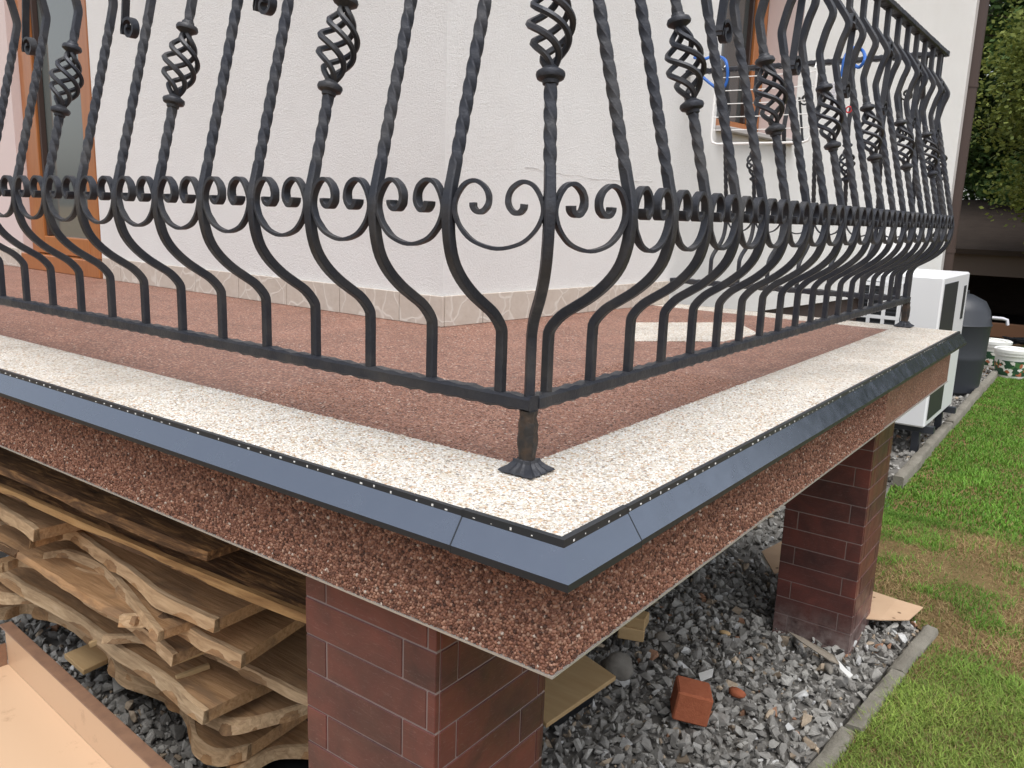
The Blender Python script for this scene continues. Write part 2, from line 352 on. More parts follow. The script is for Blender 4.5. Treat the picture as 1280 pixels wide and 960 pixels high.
# gravel -------------------------------------------------------------
protos = [hull_rock(int(rng.integers(9, 14)), s_) for s_ in [(1, .75, .5), (1, .6, .45), (1, .9, .6), (1, .8, .7), (1.1, .55, .35), (1, .7, .62)]*3]
P, Sc = [], []
def gravel_area(x0, x1, y0, y1, step, smin, smax, test=None, layers=1):
    for L_ in range(layers):
        xs = np.arange(x0, x1, step); ys = np.arange(y0, y1, step); X, Y = np.meshgrid(xs, ys)
        X = X.ravel()+rng.uniform(-.5, .5, X.size)*step; Y = Y.ravel()+rng.uniform(-.5, .5, Y.size)*step
        kx = np.array([kerb_x(y) for y in Y]); ok = X < kx-.012
        if test is not None: ok &= test(X, Y)
        X, Y = X[ok], Y[ok]; s_ = rng.uniform(0, 1, X.size)**1.8*(smax-smin)+smin
        Z = ZG-.035+rng.uniform(0, .035, X.size)+L_*.008
        P.append(np.stack([X, Y, Z], 1)); Sc.append(s_)
gravel_area(-3.4, .2, -.1, 2.9, .031, .011, .037, layers=2)
gravel_area(-2.2, .2, .2, 2.9, .024, .005, .011)
gravel_area(-2.6, -.2, 2.9, 4.7, .036, .016, .038)
gravel_area(-1.2, -.3, 4.7, 10.5, .05, .022, .04)
P = np.vstack(P); Sc = np.concatenate(Sc); n_ = len(P)
t = rng.uniform(0, 1, (n_, 1)); base = np.array([.165, .157, .145])*(1-t)+np.array([.38, .37, .345])*t
pk = rng.uniform(0, 1, n_)
base[pk < .08] *= np.array([1.2, 1.0, .8]); base[pk > .965] = np.array([.52, .52, .51]); base[(pk > .1) & (pk < .115)] = np.array([.34, .19, .12])
tag(put('gravel', scatter('gravel', protos, P, Sc, rand_rot(n_), base, 'gravel')), 'grey crushed stone gravel under and beside the balcony', 'gravel', kind='stuff')
me = MB().prism([(-3.6, -.6), (kerb_x(-.6), -.6), (kerb_x(2.75), 2.75), (kerb_x(4.6), 4.6), (kerb_x(10), 10), (-3.6, 10)], ZG-.055, ZG-.026).mesh('gravel_bed', mat('gravel_fines', (.14, .133, .122), .95))
tag(put('gravel_bed', me), 'dark stony earth under the gravel', 'ground', kind='structure')

# kerb ----------------------------------------------------------------
kb = empty('kerb', (0, 0, ZG)); tag(kb, 'grey concrete edging between gravel and grass', 'kerb', kind='structure')
def kerb_stone(y0, y1, dz=0, dx=0, rot=0, w=.06):
    def rough_box():
        mb = MB(); L_ = y1-y0; k = 12; rings = []
        for i in range(k+1):
            y = y0+L_*i/k; x = kerb_x((y0+y1)/2)+(y-(y0+y1)/2)*(kerb_x(y1)-kerb_x(y0))/L_+dx+rot*(y-y0)
            j = lambda a=.004: random.uniform(-a, a)
            rings.append([(x+j(), y, -.12), (x+w+j(), y, -.12), (x+w+j(), y, .038+dz+j()), (x+w-.010+j(), y, .05+dz+j()), (x+.010+j(), y, .05+dz+j()), (x+j(), y, .038+dz+j())])
        return mb.loft(rings)
    rough_box().build('kerb_stone', 'kerb', kb, smooth=True, angle=50)
kerb_stone(.55, 1.14, -.05); kerb_stone(1.15, 1.79, -.05); kerb_stone(1.80, 2.27, -.04, .012, -.01, .058); kerb_stone(2.275, 2.73, -.037, .004, 0, .058)
y = 4.72
while y < 9.7: kerb_stone(y, y+.98, random.uniform(.0, .01), random.uniform(-.006, .006), 0, .07); y += .99

# grass ----------------------------------------------------------------
def smooth01(a, b, x): t_ = np.clip((x-a)/(b-a), 0, 1); return t_*t_*(3-2*t_)
def dirt_amount(x, y):
    """bare patch between the two kerb runs"""
    nz = np.array([mnoise.noise(Vector((a*2.3, b*2.3, 3.1)))+.5*mnoise.noise(Vector((a*6, b*6, 1))) for a, b in zip(x, y)])
    d = smooth01(2.25, 2.6, y+.25*nz-.25*(x-.2))*(1-smooth01(3.95, 4.3, y+.28*nz-.30*x))
    tuft = np.array([mnoise.noise(Vector((a*3.1+7, b*5.2, 9))) for a, b in zip(x, y)])
    tf = smooth01(.05, .5, tuft+.35*nz)*(1-smooth01(.3, .8, x))
    return d*(1-tf*.32)
def blades(name, x0, x1, y0, y1, dens, hmin, hmax, wd, keep, colfn, label, lean=.6):
    n0 = int((x1-x0)*(y1-y0)*dens); x = rng.uniform(x0, x1, n0); y = rng.uniform(y0, y1, n0)
    kx = np.array([kerb_x(b) for b in y]); off = np.where((y > 2.74) & (y < 4.72), .0, .050)
    ok = (x > kx+off+.005)
    # keep to the part of the yard the house yard shows (a wide wedge)
    ok &= (x < .55+ (y+.9)*.24)
    x, y = x[ok], y[ok]; k = keep(x, y) > rng.uniform(0, 1, len(x)); x, y = x[k], y[k]; n1 = len(x)
    cl = np.array([mnoise.noise(Vector((a*4, b*4, 5))) for a, b in zip(x, y)])
    h = rng.uniform(hmin, hmax, n1)*(1+.5*cl); a = rng.uniform(0, 2*PI, n1); dx, dy = np.cos(a), np.sin(a)
    ln = rng.uniform(.2, 1, n1)*lean*h; la = a+rng.uniform(.8, 2.3, n1); lx, ly = np.cos(la)*ln, np.sin(la)*ln
    w_ = wd*rng.uniform(.6, 1.2, n1); z = np.full(n1, ZG-.02)
    p0 = np.stack([x-dx*w_, y-dy*w_, z], 1); p1 = np.stack([x+dx*w_, y+dy*w_, z], 1)
    p2 = np.stack([x+dx*w_*.8+lx*.35, y+dy*w_*.8+ly*.35, z+h*.6], 1); p3 = np.stack([x-dx*w_*.8+lx*.35, y-dy*w_*.8+ly*.35, z+h*.6], 1)
    p4 = np.stack([x+lx, y+ly, z+h*.95], 1)
    V = np.stack([p0, p1, p2, p3, p4], 1).reshape(-1, 3); b = (np.arange(n1)*5)[:, None]
    F = np.vstack([b+np.array([[0, 1, 2]]), b+np.array([[0, 2, 3]]), b+np.array([[3, 2, 4]])])
    c = np.repeat(colfn(x, y, n1, cl), 5, 0)
    tag(put(name, np_mesh(name, V, F, 'grass', np.clip(c, 0, 1))), label, 'grass', kind='stuff')
def gcol(x, y, n1, cl):
    t = rng.uniform(0, 1, (n1, 1)); c = np.array([.085, .19, .028])*(1-t)+np.array([.19, .36, .05])*t
    near = (1-smooth01(2.0, 3.0, y))[:, None]; c = c*(1-.6*near)+np.array([.30, .36, .085])*.6*near*(.5+t)
    dry = (rng.uniform(0, 1, n1) < .05+.14*near[:, 0])[:, None]; return np.where(dry, np.array([[.26, .22, .09]])*(.6+.6*t), c)*(1+.35*cl[:, None])
def dcol(x, y, n1, cl):
    t = rng.uniform(0, 1, (n1, 1)); return (np.array([.22, .145, .065])*(1-t)+np.array([.46, .34, .17])*t)*(1+.3*cl[:, None])
keepg = lambda x, y: 1-.96*dirt_amount(x, y)
blades('lawn_grass', -.6, 1.6, .6, 4.2, 42000, .018, .040, .0018, keepg, gcol, 'short green lawn grass along the concrete edging near the balcony', lean=1.5)
blades('far_lawn_grass', -.6, 4.2, 4.2, 13.5, 8000, .018, .038, .0038, keepg, gcol, 'bright green lawn beyond the bare patch', lean=1.0)
blades('dry_straw', -.45, 1.9, 2.2, 4.4, 14000, .008, .022, .0016, lambda x, y: .9*dirt_amount(x, y), dcol, 'dry straw lying on the bare brown patch', lean=3.2)

# ================================================================== HOUSE
H = Vector((-1.4628, 1.4289, 0)); HB = -.1036
hd = Vector((-math.sin(HB), math.cos(HB), 0)); hn = Vector((hd.y, -hd.x, 0)); HTOP = 3.4; HBOT = -1.3
house = empty('house', (H.x, H.y, ZG)); tag(house, 'white stuccoed house with stone tile base and brown wooden door and window', 'house')
HOFF = -Vector((H.x, H.y, ZG))
def hpart(mb, name, mt, parent=house, **k):
    o = mb.build(name, mt, None, **k); o.parent = parent
    # vertices are written in world metres: cancel the house origin
    if parent == house: o.location = HOFF
    return o
def wallbox(mb, P0, d, n, s0, s1, z0, z1, t0, t1):
    """box on a wall: along d from s0..s1, heights z0..z1, out along n from t0..t1"""
    q = [P0+d*s0+n*t0, P0+d*s1+n*t0, P0+d*s1+n*t1, P0+d*s0+n*t1]
    mb.add([(p.x, p.y, z0) for p in q]+[(p.x, p.y, z1) for p in q], [(0, 3, 2, 1), (4, 5, 6, 7), (0, 1, 5, 4), (1, 2, 6, 5), (2, 3, 7, 6), (3, 0, 4, 7)]); return mb
XL = Vector((-1, 0, 0)); nL = Vector((0, -1, 0)); SR = 6.0
# right wall with the window opening
W0, W1, WZ0, WZ1, WD = 1.86, 2.76, .86, 2.25, .22
mb = MB(); PL = -.10
for (a, b, c, d_) in [(-0.0, W0, PL, HTOP), (W0, W1, PL, WZ0), (W0, W1, WZ1, HTOP), (W1, SR, PL, HTOP)]:
    wallbox(mb, H, hd, hn, a, b, c, d_, -.36, 0)
hpart(mb, 'right_wall', 'stucco')
mb = MB(); DS0, DS1, DZ0, DZ1 = 2.385, 3.27, .075, 2.15     # door opening on the left wall (metres left of the corner)
for (a, b, c, d_) in [(.0, DS0, PL, HTOP), (DS0, DS1, DZ1, HTOP), (DS0, DS1, PL, DZ0)]:
    wallbox(mb, H, XL, nL, a, b, c, d_, -.36, 0)
hpart(mb, 'left_wall', 'stucco')
hpart(wallbox(MB(), H, XL, nL, DS1, 7, PL, HTOP, -.36, 0), 'entrance_wall', 'pinkshadestucco')
mb = MB(); wallbox(mb, H, hd, hn, .02, SR-.02, HBOT, PL-.002, -.34, -.03); wallbox(mb, H, XL, nL, .02, 7, HBOT, PL-.002, -.34, -.03)
hpart(mb, 'basement_plinth', 'darkplinth')
hpart(wallbox(MB(), H, hd, hn, SR-.36, SR-.02, HBOT, HTOP, -6, -.37), 'rear_wall', 'stucco')
# plinth tiles
def plinth_run(P0, d, n, s0, s1, wd, first):
    s_ = s0; k = first
    while s_ < s1-.02:
        e_ = min(s_+k, s1); mb = MB(); wallbox(mb, P0, d, n, s_+.002, e_-.002, .001, .1123+random.uniform(-.001, .001), .001, .012+random.uniform(0, .0015))
        hpart(mb, 'plinth_tile', 'stonetile', bev=.0012); s_ = e_; k = wd
plinth_run(H, XL, nL, -.013, DS0-.02, .33, .22); plinth_run(H, hd, hn, 0, 1.53, .33, .2); plinth_run(H, XL, nL, DS1+.02, 5.2, .33, .33)
# hairline ridge in the render
pts = []
for i in range(60):
    f = i/59; s_ = .42+.9*f; z_ = .592-.06*f+.05*f*f+.012*mnoise.noise(Vector((f*9, 0, 0)))+.006*mnoise.noise(Vector((f*40, 3, 0)))
    pts.append(H+hd*s_+hn*.001+Vector((0, 0, z_)))
hpart(MB().sweep(pts, .003, .002, taper=lambda i: .15+.9*abs(mnoise.noise(Vector((i*.37, 0, 0))))), 'render_crack', 'stucco')
# door: glazed, orange wood
door = empty('door', (0, 0, 0), parent=house); door.location = HOFF
def dbox(name, mt, s0, s1, z0, z1, t0, t1, par=door, bev=.004): return wallbox(MB(), H, XL, nL, s0, s1, z0, z1, t0, t1).build(name, mt, par, bev=bev)
for a, b in ((DS0, DS0+.075), (DS1-.075, DS1)): dbox('door_frame', 'orangewood', a, b, DZ0, DZ1, -.16, -.05)
dbox('door_frame', 'orangewood', DS0+.076, DS1-.076, DZ1-.08, DZ1, -.16, -.05)
for a, b in ((DS0+.079, DS0+.185), (DS1-.185, DS1-.079)): dbox('door_stile', 'orangewood', a, b, DZ0+.02, DZ1-.083, -.14, -.035)
dbox('door_rail', 'orangewood', DS0+.187, DS1-.187, DZ0+.02, DZ0+.12, -.14, -.035); dbox('door_rail', 'orangewood', DS0+.187, DS1-.187, DZ1-.2, DZ1-.083, -.14, -.035)
dbox('pane', 'glass', DS0+.18, DS1-.18, DZ0+.11, DZ1-.19, -.095, -.085, bev=0)
dbox('glazing_bead', 'brownpipe', DS0+.186, DS0+.204, DZ0+.121, DZ1-.201, -.084, -.05); dbox('glazing_bead', 'brownpipe', DS1-.204, DS1-.186, DZ0+.121, DZ1-.201, -.084, -.05)
dbox('threshold', 'orangewood', DS0+.002, DS1-.002, .0, DZ0+.015, -.16, .02)
# window in the right wall
win = empty('window', (0, 0, 0), parent=house); win.location = HOFF
def wbox(name, mt, s0, s1, z0, z1, t0, t1, bev=.003): return wallbox(MB(), H, hd, hn, s0, s1, z0, z1, t0, t1).build(name, mt, win, bev=bev)
wbox('frame', 'orangewood', W1-.10, W1-.001, WZ0+.03, WZ1, -WD-.07, -WD); wbox('frame', 'orangewood', W0+.001, W0+.10, WZ0+.03, WZ1, -WD-.07, -WD)
wbox('frame', 'orangewood', W0+.101, W1-.101, WZ0+.03, WZ0+.11, -WD-.07, -WD); wbox('frame', 'orangewood', W0+.101, W1-.101, WZ1-.1, WZ1, -WD-.07, -WD)
wbox('sash', 'orangewood', W1-.165, W1-.102, WZ0+.112, WZ1-.102, -WD-.05, -WD+.012); wbox('sash', 'brownpipe', W1-.185, W1-.167, WZ0+.112, WZ1-.102, -WD-.05, -WD-.002)
wbox('pane', 'curtain', W0+.09, W1-.17, WZ0+.10, WZ1-.09, -WD-.04, -WD-.03, bev=0)
wbox('sill', 'pipegrey', W0+.002, W1-.002, WZ0+.001, WZ0+.025, -WD, .05)
wbox('reveal_shade_panel', 'pinkshadestucco', W1-.0035, W1-.0015, WZ0+.03, WZ1, -WD+.002, -.001, bev=0)  # thin added panel, its pink tint stands in for shade in the recess
# corner bead and down pipe at the far end
hpart(wallbox(MB(), H, hd, hn, SR-.012, SR+.012, PL, HTOP, -.02, .012), 'corner_bead', 'pipegrey')
dp = H+hd*(SR+.13)+hn*(-.03)
mb = MB().tube([(dp.x, dp.y, ZG+.25), (dp.x, dp.y, 1.0), (dp.x, dp.y, HTOP)], .085, 14); dpo = hpart(mb, 'downspout', 'brownpipe', smooth=True)
for z_ in (.2, 1.6): MB().tube([(dp.x, dp.y, z_), (dp.x, dp.y, z_+.03)], .091, 14).build('pipe_clamp', 'brownpipe', dpo, smooth=True)

# ================================================================== BALCONY
LY = 2.995; LX = -6.0; BW = .2345; OO = .0279; Z1 = -.0436; ZL = -.0528; FS = .0212; ZF = -.2105
bal = empty('balcony', (0, 0, ZG)); tag(bal, 'balcony slab covered in red and white pebble resin with a grey metal edge', 'balcony')
BO = -Vector((0, 0, ZG))
def bpart(mb, name, mt, **k): o = mb.build(name, mt, bal, **k); o.location = BO; return o
HE = H+hd*((LY-H.y)/hd.y)                     # where the far slab edge meets the house wall
rf_ = bpart(MB().prism([(LX, BW), (-BW, BW), (-BW, LY-.19), (HE.x-.02, LY-.19), (H.x, H.y), (LX, H.y)], -.02, 0), 'red_pebble_floor', 'red')
wf_ = bpart(MB().prism([(LX, .0), (0, 0), (-BW, BW), (LX, BW)], -.02, .0), 'white_pebble_border', 'white')
ws_ = bpart(MB().prism([(0, .0), (0, LY), (-BW, LY-.19), (-BW, BW)], -.02, .0), 'white_pebble_border', 'white')
bpart(MB().prism([(0, LY), (HE.x, LY), (HE.x-.02, LY-.19), (-BW, LY-.19)], -.02, .0), 'white_pebble_border', 'white')
q = [onz(*p_, .002) for p_ in ((784, 403), (922, 403), (948, 417), (905, 426.5), (786, 426))]
bpart(MB().prism([(a.x, a.y) for a in q], -.004, .002), 'white_inlay', 'white')
bpart(MB().prism([(LX, FS+.012), (-FS-.012, FS+.012), (-FS-.012, LY-.03), (HE.x-.1, LY-.03), (H.x+.1, H.y+.3), (LX, H.y+.3)], ZF+.006, -.021), 'concrete_slab', 'concrete')
# fascia panels
ZFT = -.030
fa = bpart(MB().box((LX, FS, ZF), (-FS, FS+.011, ZFT)), 'front_fascia', 'red')
fb = bpart(MB().box((-FS-.011, FS+.0112, ZF), (-FS, LY, ZFT)), 'side_fascia', 'red')
bpart(MB().box((-FS-.9, LY-.012, ZF), (-FS-.0112, LY, ZFT)), 'rear_fascia', 'red')
# fascia pebbles: real stones
pv = [ico(0)]
def fascia_pebbles(a, b, axis, parent, step=.0053):
    A, Zz = np.meshgrid(np.arange(a, b, step), np.arange(ZF+.001, ZFT-.008, step*.87)); A = A.copy(); A[1::2] += step/2
    A = A.ravel()+rng.normal(0, .0008, A.size); Zz = Zz.ravel()+rng.normal(0, .0008, Zz.size); k = len(A)
    sc_ = rng.uniform(.0024, .0038, k); t = rng.uniform(0, 1, k); st = np.array([s_[0] for s_ in RED]); cc = np.array([s_[1] for s_ in RED])
    col = np.stack([np.interp(t, st, cc[:, i]) for i in range(3)], 1)*rng.uniform(.8, 1.15, (k, 1))
    d_ = rng.uniform(-.0012, .0008, k)
    pos = np.stack([A, np.full(k, FS)-d_, Zz], 1) if axis == 'x' else np.stack([np.full(k, -FS)+d_, A, Zz], 1)
    R_ = rand_rot(k); s3 = np.stack([sc_*rng.uniform(.8, 1.2, k), sc_*rng.uniform(.8, 1.2, k), sc_*rng.uniform(.8, 1.2, k)], 1)
    o = put('pebble_facing', scatter('pebble_facing', pv, pos, s3, R_, col, 'loose', True), parent); o['kind'] = 'stuff'
fascia_pebbles(-1.95, -FS, 'x', fa); fascia_pebbles(FS, 1.9, 'y', fb)
def deck_pebbles(x0, x1, y0, y1, test, stops, parent, step=.0043):
    X, Y = np.meshgrid(np.arange(x0, x1, step), np.arange(y0, y1, step*.87)); X = X.copy(); X[1::2] += step/2
    X = X.ravel()+rng.normal(0, .0009, X.size); Y = Y.ravel()+rng.normal(0, .0009, Y.size); ok = test(X, Y); X, Y = X[ok], Y[ok]; k = len(X)
    sc_ = rng.uniform(.0018, .0030, k); t = rng.uniform(0, 1, k); st = np.array([s_[0] for s_ in stops]); cc = np.array([s_[1] for s_ in stops])
    col = np.stack([np.interp(t, st, cc[:, i]) for i in range(3)], 1)*rng.uniform(.70, .96, (k, 1))
    pos = np.stack([X, Y, rng.uniform(-.0016, -.0002, k)], 1); s3 = sc_[:, None]*rng.uniform([.8, .8, .5], [1.35, 1.35, .8], (k, 3))
    o = put('pebble_surface', scatter('pebble_surface', pv, pos, s3, rand_rot(k), col, 'loose', True), parent); o['kind'] = 'stuff'
deck_pebbles(-1.15, -.004, .006, BW, lambda x, y: (x < -y+.0), WHT, wf_)
deck_pebbles(-BW, -.006, .004, 1.3, lambda x, y: (x >= -y+.0), WHT, ws_)
deck_pebbles(-1.0, -BW-.002, BW+.002, .62, lambda x, y: (y < .62) , DECK, rf_, .0052)
deck_pebbles(-.62, -BW-.002, .62, 1.25, lambda x, y: (y > .5), DECK, rf_, .0052)
# edge trim under the fascia
bpart(MB().box((LX, FS-.004, ZF-.004), (-FS+.004, FS+.02, ZF-.0006)), 'edge_trim', 'alu')
bpart(MB().box((-FS-.02, FS+.0201, ZF-.004), (-FS+.004, LY, ZF-.0006)), 'edge_trim', 'alu')
# drip-edge profiles: upright lip with slots, sloping face, drip nose
def prof_section(g=0.0):      # (outward, z)
    return [(-.006, .0015+g), (.002+g, .0015+g), (.003+g, -.0072), (OO+g, Z1+g*.5), (OO+g, ZL-g*.5), (OO-.0022, ZL-g*.5), (OO-.0022, Z1-.004), (.0, -.016), (-.006, -.016)]
def profile(name, rails, g, mt='profile'):
    mb = MB(); rings = []
    for fn in rails: rings.append([fn(o_, z_) for o_, z_ in prof_section(g)])
    mb.loft(rings); o = bpart(mb, name, mt); me = o.data; me.materials.append(M['lip'])
    for f in me.polygons:
        nz = f.normal.z; c = f.center
        if abs(nz) < .3 or c.z > -.0082 and abs(nz) < .97 or c.z > -.002: f.material_index = 1  # black inner lip; on the upright nose it paints in the dark ground reflection
    return o
cs = .167      # reach of the corner piece
L_edge = lambda x: (lambda o_, z_: (x, -o_, z_)); R_edge = lambda y: (lambda o_, z_: (o_, y, z_)); corner = lambda o_, z_: (o_, -o_, z_)
dl = profile('front_drip_edge', [L_edge(LX), L_edge(-cs+.004)], 0)
dr = profile('side_drip_edge', [R_edge(cs-.004), R_edge(LY), lambda o_, z_: (o_, LY+o_, z_)], 0)
dc = profile('corner_drip_edge', [L_edge(-cs), corner, R_edge(cs)], .0018)
for sgn in (0, 1):
    fn_ = (lambda a: L_edge(-a)) if sgn == 0 else (lambda a: R_edge(a))
    mb = MB().loft([[f_(o_, z_) for o_, z_ in prof_section(.0021)] for f_ in (fn_(cs+.0002), fn_(cs+.0026))]); bpart(mb, 'joint_seam', 'lip')
def slots(parent, a, b, step, fn):
    mb = MB(); x = a
    while x < b:
        if random.random() < .82:
            w_ = random.uniform(.0015, .0055); hh = random.uniform(.0012, .0032); zz = -.0038+random.uniform(-.0008, .0008)
            p_ = [fn(x-w_/2, .0034), fn(x+w_/2, .0034), fn(x+w_/2, .0022), fn(x-w_/2, .0022)]
            sk = random.uniform(-.001, .001)
            mb.add([(p[0]+(sk if i > 9 else 0), p[1], zz-hh/2) for i, p in enumerate(p_)]+[(p[0], p[1], zz+hh/2+sk) for p in p_], [(0, 3, 2, 1), (4, 5, 6, 7), (0, 1, 5, 4), (1, 2, 6, 5), (2, 3, 7, 6), (3, 0, 4, 7)])
        x += step*random.uniform(.8, 1.2)
    o = mb.build('slot_stones', 'paper', parent); o['kind'] = 'stuff'
slots(dl, -3.2, -cs-.01, .031, lambda t_, o_: (t_, -o_)); slots(dr, cs+.01, LY-.3, .031, lambda t_, o_: (o_, t_))
slots(dc, -cs+.02, -.02, .031, lambda t_, o_: (t_, -o_-.0012)); slots(dc, .02, cs-.015, .031, lambda t_, o_: (o_+.0012, t_))

# ================================================================== PILLARS
def pillar(x0, x1, y0, y1, label, zj, row=.0735, seed=1):
    random.seed(seed)
    p_ = empty('pillar', ((x0+x1)/2, (y0+y1)/2, ZG)); tag(p_, label, 'pillar', 'tiled pillars carrying the balcony'); O = -Vector(p_.location)
    t = .010; top = ZF+.0055
    def part(mb, name, mt, **k): o = mb.build(name, mt, p_, **k); o.location = O; return o
    part(MB().box((x0+.0014, y0+.0014, ZG-.05), (x1-.0014, y1-.0014, top)), 'core', 'grout')
    W = x1-x0; D = y1-y0; g = .0034
    zs = []; z = zj
    while z < top: z += row
    while z > ZG-.08: zs.append((z-row, z)); z -= row
    for i, (za, zb) in enumerate(zs):
        za2, zb2 = max(za+g/2, ZG-.05), min(zb-g/2, top)
        if zb2-za2 < .006: continue
        k = i
        for face in range(4):
            F_ = W if face in (0, 2) else D
            cuts = [0, .055, .055+.245, F_] if (k+face) % 2 else [0, .245, F_]
            cuts = [c for c in cuts if c < F_-.012]+[F_]
            for a, b in zip(cuts[:-1], cuts[1:]):
                a2 = a+(g/2 if a > 0 else .0008); b2 = b-(g/2 if b < F_ else .0008); j = random.uniform(0, .0012)
                if face in (0, 2): a2 += t*.0; 
                else: a2 = max(a2, t+.001); b2 = min(b2, F_-t-.001)
                if b2-a2 < .006: continue
                bx = {0: ((x0+a2, y0-j, za2), (x0+b2, y0+t, zb2)), 1: ((x1-t, y0+a2, za2), (x1+j, y0+b2, zb2)),
                      2: ((x0+a2, y1-t, za2), (x0+b2, y1+j, zb2)), 3: ((x0-j, y0+a2, za2), (x0+t, y0+b2, zb2))}[face]
                part(MB().box(*bx), 'tile', 'clinker', bev=.0012)
    return p_
pillar(-.5825, -.2624, .0539, .3801, 'red-brown clinker tiled pillar at the balcony corner beside the timber stack', -.2799, seed=3)
pillar(-.4285, -.1285, 2.3172, 2.6251, 'dark brown clinker tiled pillar standing in gravel beside the grass', -.2799+.03, seed=5)
pillar(-3.55, -3.23, 1.02, 1.34, 'dark clinker tiled pillar behind the timber stack against the house', -.28, seed=8)
random.seed(11)

# ================================================================== RAILING
RR = .2094; BA = .0158
rail = empty('balcony_railing', (-RR, RR, 0)); tag(rail, 'black wrought iron bellied railing with twisted bars, baskets and scrolls round the balcony', 'railing')
RO = -Vector(rail.location)
def rput(name, me, loc=(0, 0, 0), rz=0): return put(name, me, rail, Vector(loc)+RO, (0, 0, rz))
PROF = [(0, .118), (0, .17), (0, .215), (.003, .235), (.024, .259), (.050, .276), (.078, .294), (.106, .318), (.126, .345), (.136, .376), (.139, .405), (.138, .43), (.134, .455)]
UPPER = [(.131, .465), (.044, .806)]; TOPP = [(.040, .823), (.037, .838), (.039, .854), (.048, .892), (.057, .917), (.060, .930), (.057, .944), (.033, .980), (.020, .998), (.016, 1.013), (.015, 1.088)]
def bar_mesh(name, k=1.0, basket=False):
    """returns list of (partname, mesh): bar plus basket pieces, in (n, t, z)"""
    mb = MB(); low = [(a*k, 0, z) for a, z in PROF]
    lp = [Vector(low[0])]+catmull(low, 3)[1:]
    def lean(z): f = (z-.465)/(.806-.465); return (UPPER[0][0]*(1-f)+UPPER[1][0]*f)*k
    def seg(z0, z1, step=.005):
        n = max(2, int((z1-z0)/step)); return [Vector((lean(z0+(z1-z0)*i/n), 0, z0+(z1-z0)*i/n)) for i in range(n+1)]
    tp = catmull([(a*k, 0, z) for a, z in TOPP], 3); TW = -2*PI/.112
    U = (0, 1, 0); extra = []
    if not basket:
        path = lp+seg(.47, .80)+tp
        mb.sweep(path, BA, BA, U, lambda i: TW*min(max(path[i].z-.485, 0), .31), 8, lambda i: 1+.16*math.exp(-((path[i].z-.428)/.016)**2), rounded=True)
    else:
        zb0, zb1 = .610, .758
        p1 = lp+seg(.47, zb0); mb.sweep(p1, BA, BA, U, lambda i: TW*max(p1[i].z-.485, 0), 8, lambda i: 1+.16*math.exp(-((p1[i].z-.428)/.016)**2), rounded=True)
        p2 = seg(zb1, .80)+tp; mb.sweep(p2, BA, BA, U, lambda i: TW*max(min(p2[i].z-.485, .31), 0), 8, rounded=True)
        ax = (Vector((lean(zb1), 0, zb1))-Vector((lean(zb0), 0, zb0))); L_ = ax.length; ax.normalize(); b0 = Vector((lean(zb0), 0, zb0))
        e1 = Vector((0, 1, 0)); e2 = ax.cross(e1)
        for q_ in (0, 1):
            kb_ = MB(); c0 = b0 if q_ == 0 else b0+ax*L_
            pr = [(.0075, -.012), (.0115, -.010), (.0125, -.005), (.0195, -.002), (.0215, .003), (.0205, .007), (.012, .0125), (.0085, .016)]
            if q_: pr = [(r_, -h_) for r_, h_ in pr][::-1]
            kb_.loft([[c0+ax*h_+e1*(r_*math.cos(2*PI*j/16))+e2*(r_*math.sin(2*PI*j/16)) for j in range(16)] for r_, h_ in pr])
            extra.append(('knob', kb_.mesh('knob', 'iron', True)))
        bk = MB()
        for s_ in range(4):
            path = []
            for i in range(45):
                f = i/44; h_ = .013+(L_-.026)*f; r_ = .005+.0265*math.sin(PI*f)**1.1; a = s_*PI/2-f*PI*2.1
                path.append(b0+ax*h_+e1*(r_*math.cos(a))+e2*(r_*math.sin(a)))
            bk.sweep(path, .0104, .0104, sides=6)
        extra.append(('basket', bk.mesh('basket', 'iron', True, angle=50)))
    return mb.mesh(name, 'iron', True, angle=35), extra
plain, _ = bar_mesh('baluster'); bask, bx_ = bar_mesh('baluster', 1, True); KC = .76; cb, cbx = bar_mesh('baluster', KC, True)
def place_bar(basket, loc, rz, corner_=False):
    me, ex = (cb, cbx) if corner_ else ((bask, bx_) if basket else (plain, []))
    o = rput('baluster', me, loc, rz)
    for nm, m2 in ex: put(nm, m2, o)
def cscroll(width, n0=.139):
    """C-scroll with two inward curls; (t, z) about its middle, junction height .43"""
    hw = width/2-.009; z0 = .431
    L_ = [(.0290, .001), (.0300, -.006), (.0355, -.0115), (.0435, -.0115), (.0505, -.005), (.0535, .004), (.052, .015), (.045, .025), (.032, .032), (.017, .028), (.006, .014), (.0, -.004), (.003, -.022), (.014, -.040), (.034, -.056)]
    half = [(-hw+a*min(1, width/.155), z) for a, z in L_]; pts = half+[(0, -.064)]+[(-a, z) for a, z in reversed(half)]
    path = [Vector((n0, t_, z0+z_)) for t_, z_ in pts]; path = catmull(path, 4)
    n = len(path)
    return MB().sweep(path, .0070, .0150, (1, 0, 0), None, 4, lambda i: .78+.42*abs(2*i/(n-1)-1)**1.6+.08*mnoise.noise(Vector((i*.35, width*30, 0)))).mesh('scroll', 'iron', True, bev=.0012, angle=35)
def sscroll():
    """tall S with two eyes between a pair of plain bars, z about .76 to .96"""
    pts = []
    for i in range(26):
        f = i/25; a = PI*.5+f*2.6*PI; r_ = .007+.020*f; pts.append((.008-.0+r_*math.cos(a)-.0, .775+r_*math.sin(a)*.98))
    up = [(2*.0-p_[0], 2*.865-p_[1]) for p_ in reversed(pts)]; pts = pts+up
    path = [Vector((.048+.10*max(0, z_-.85)*(z_ < .94)-.10*0, t_, z_)) for t_, z_ in pts]
    return MB().sweep(path, .006, .016, (1, 0, 0)).mesh('volute', 'iron', True, angle=35)
def stretch_join(a, b): pass
PX, PY, Y1_, X1_ = .1527, .13994, .2578, -.2692; NR, NLEFT = 20, 23
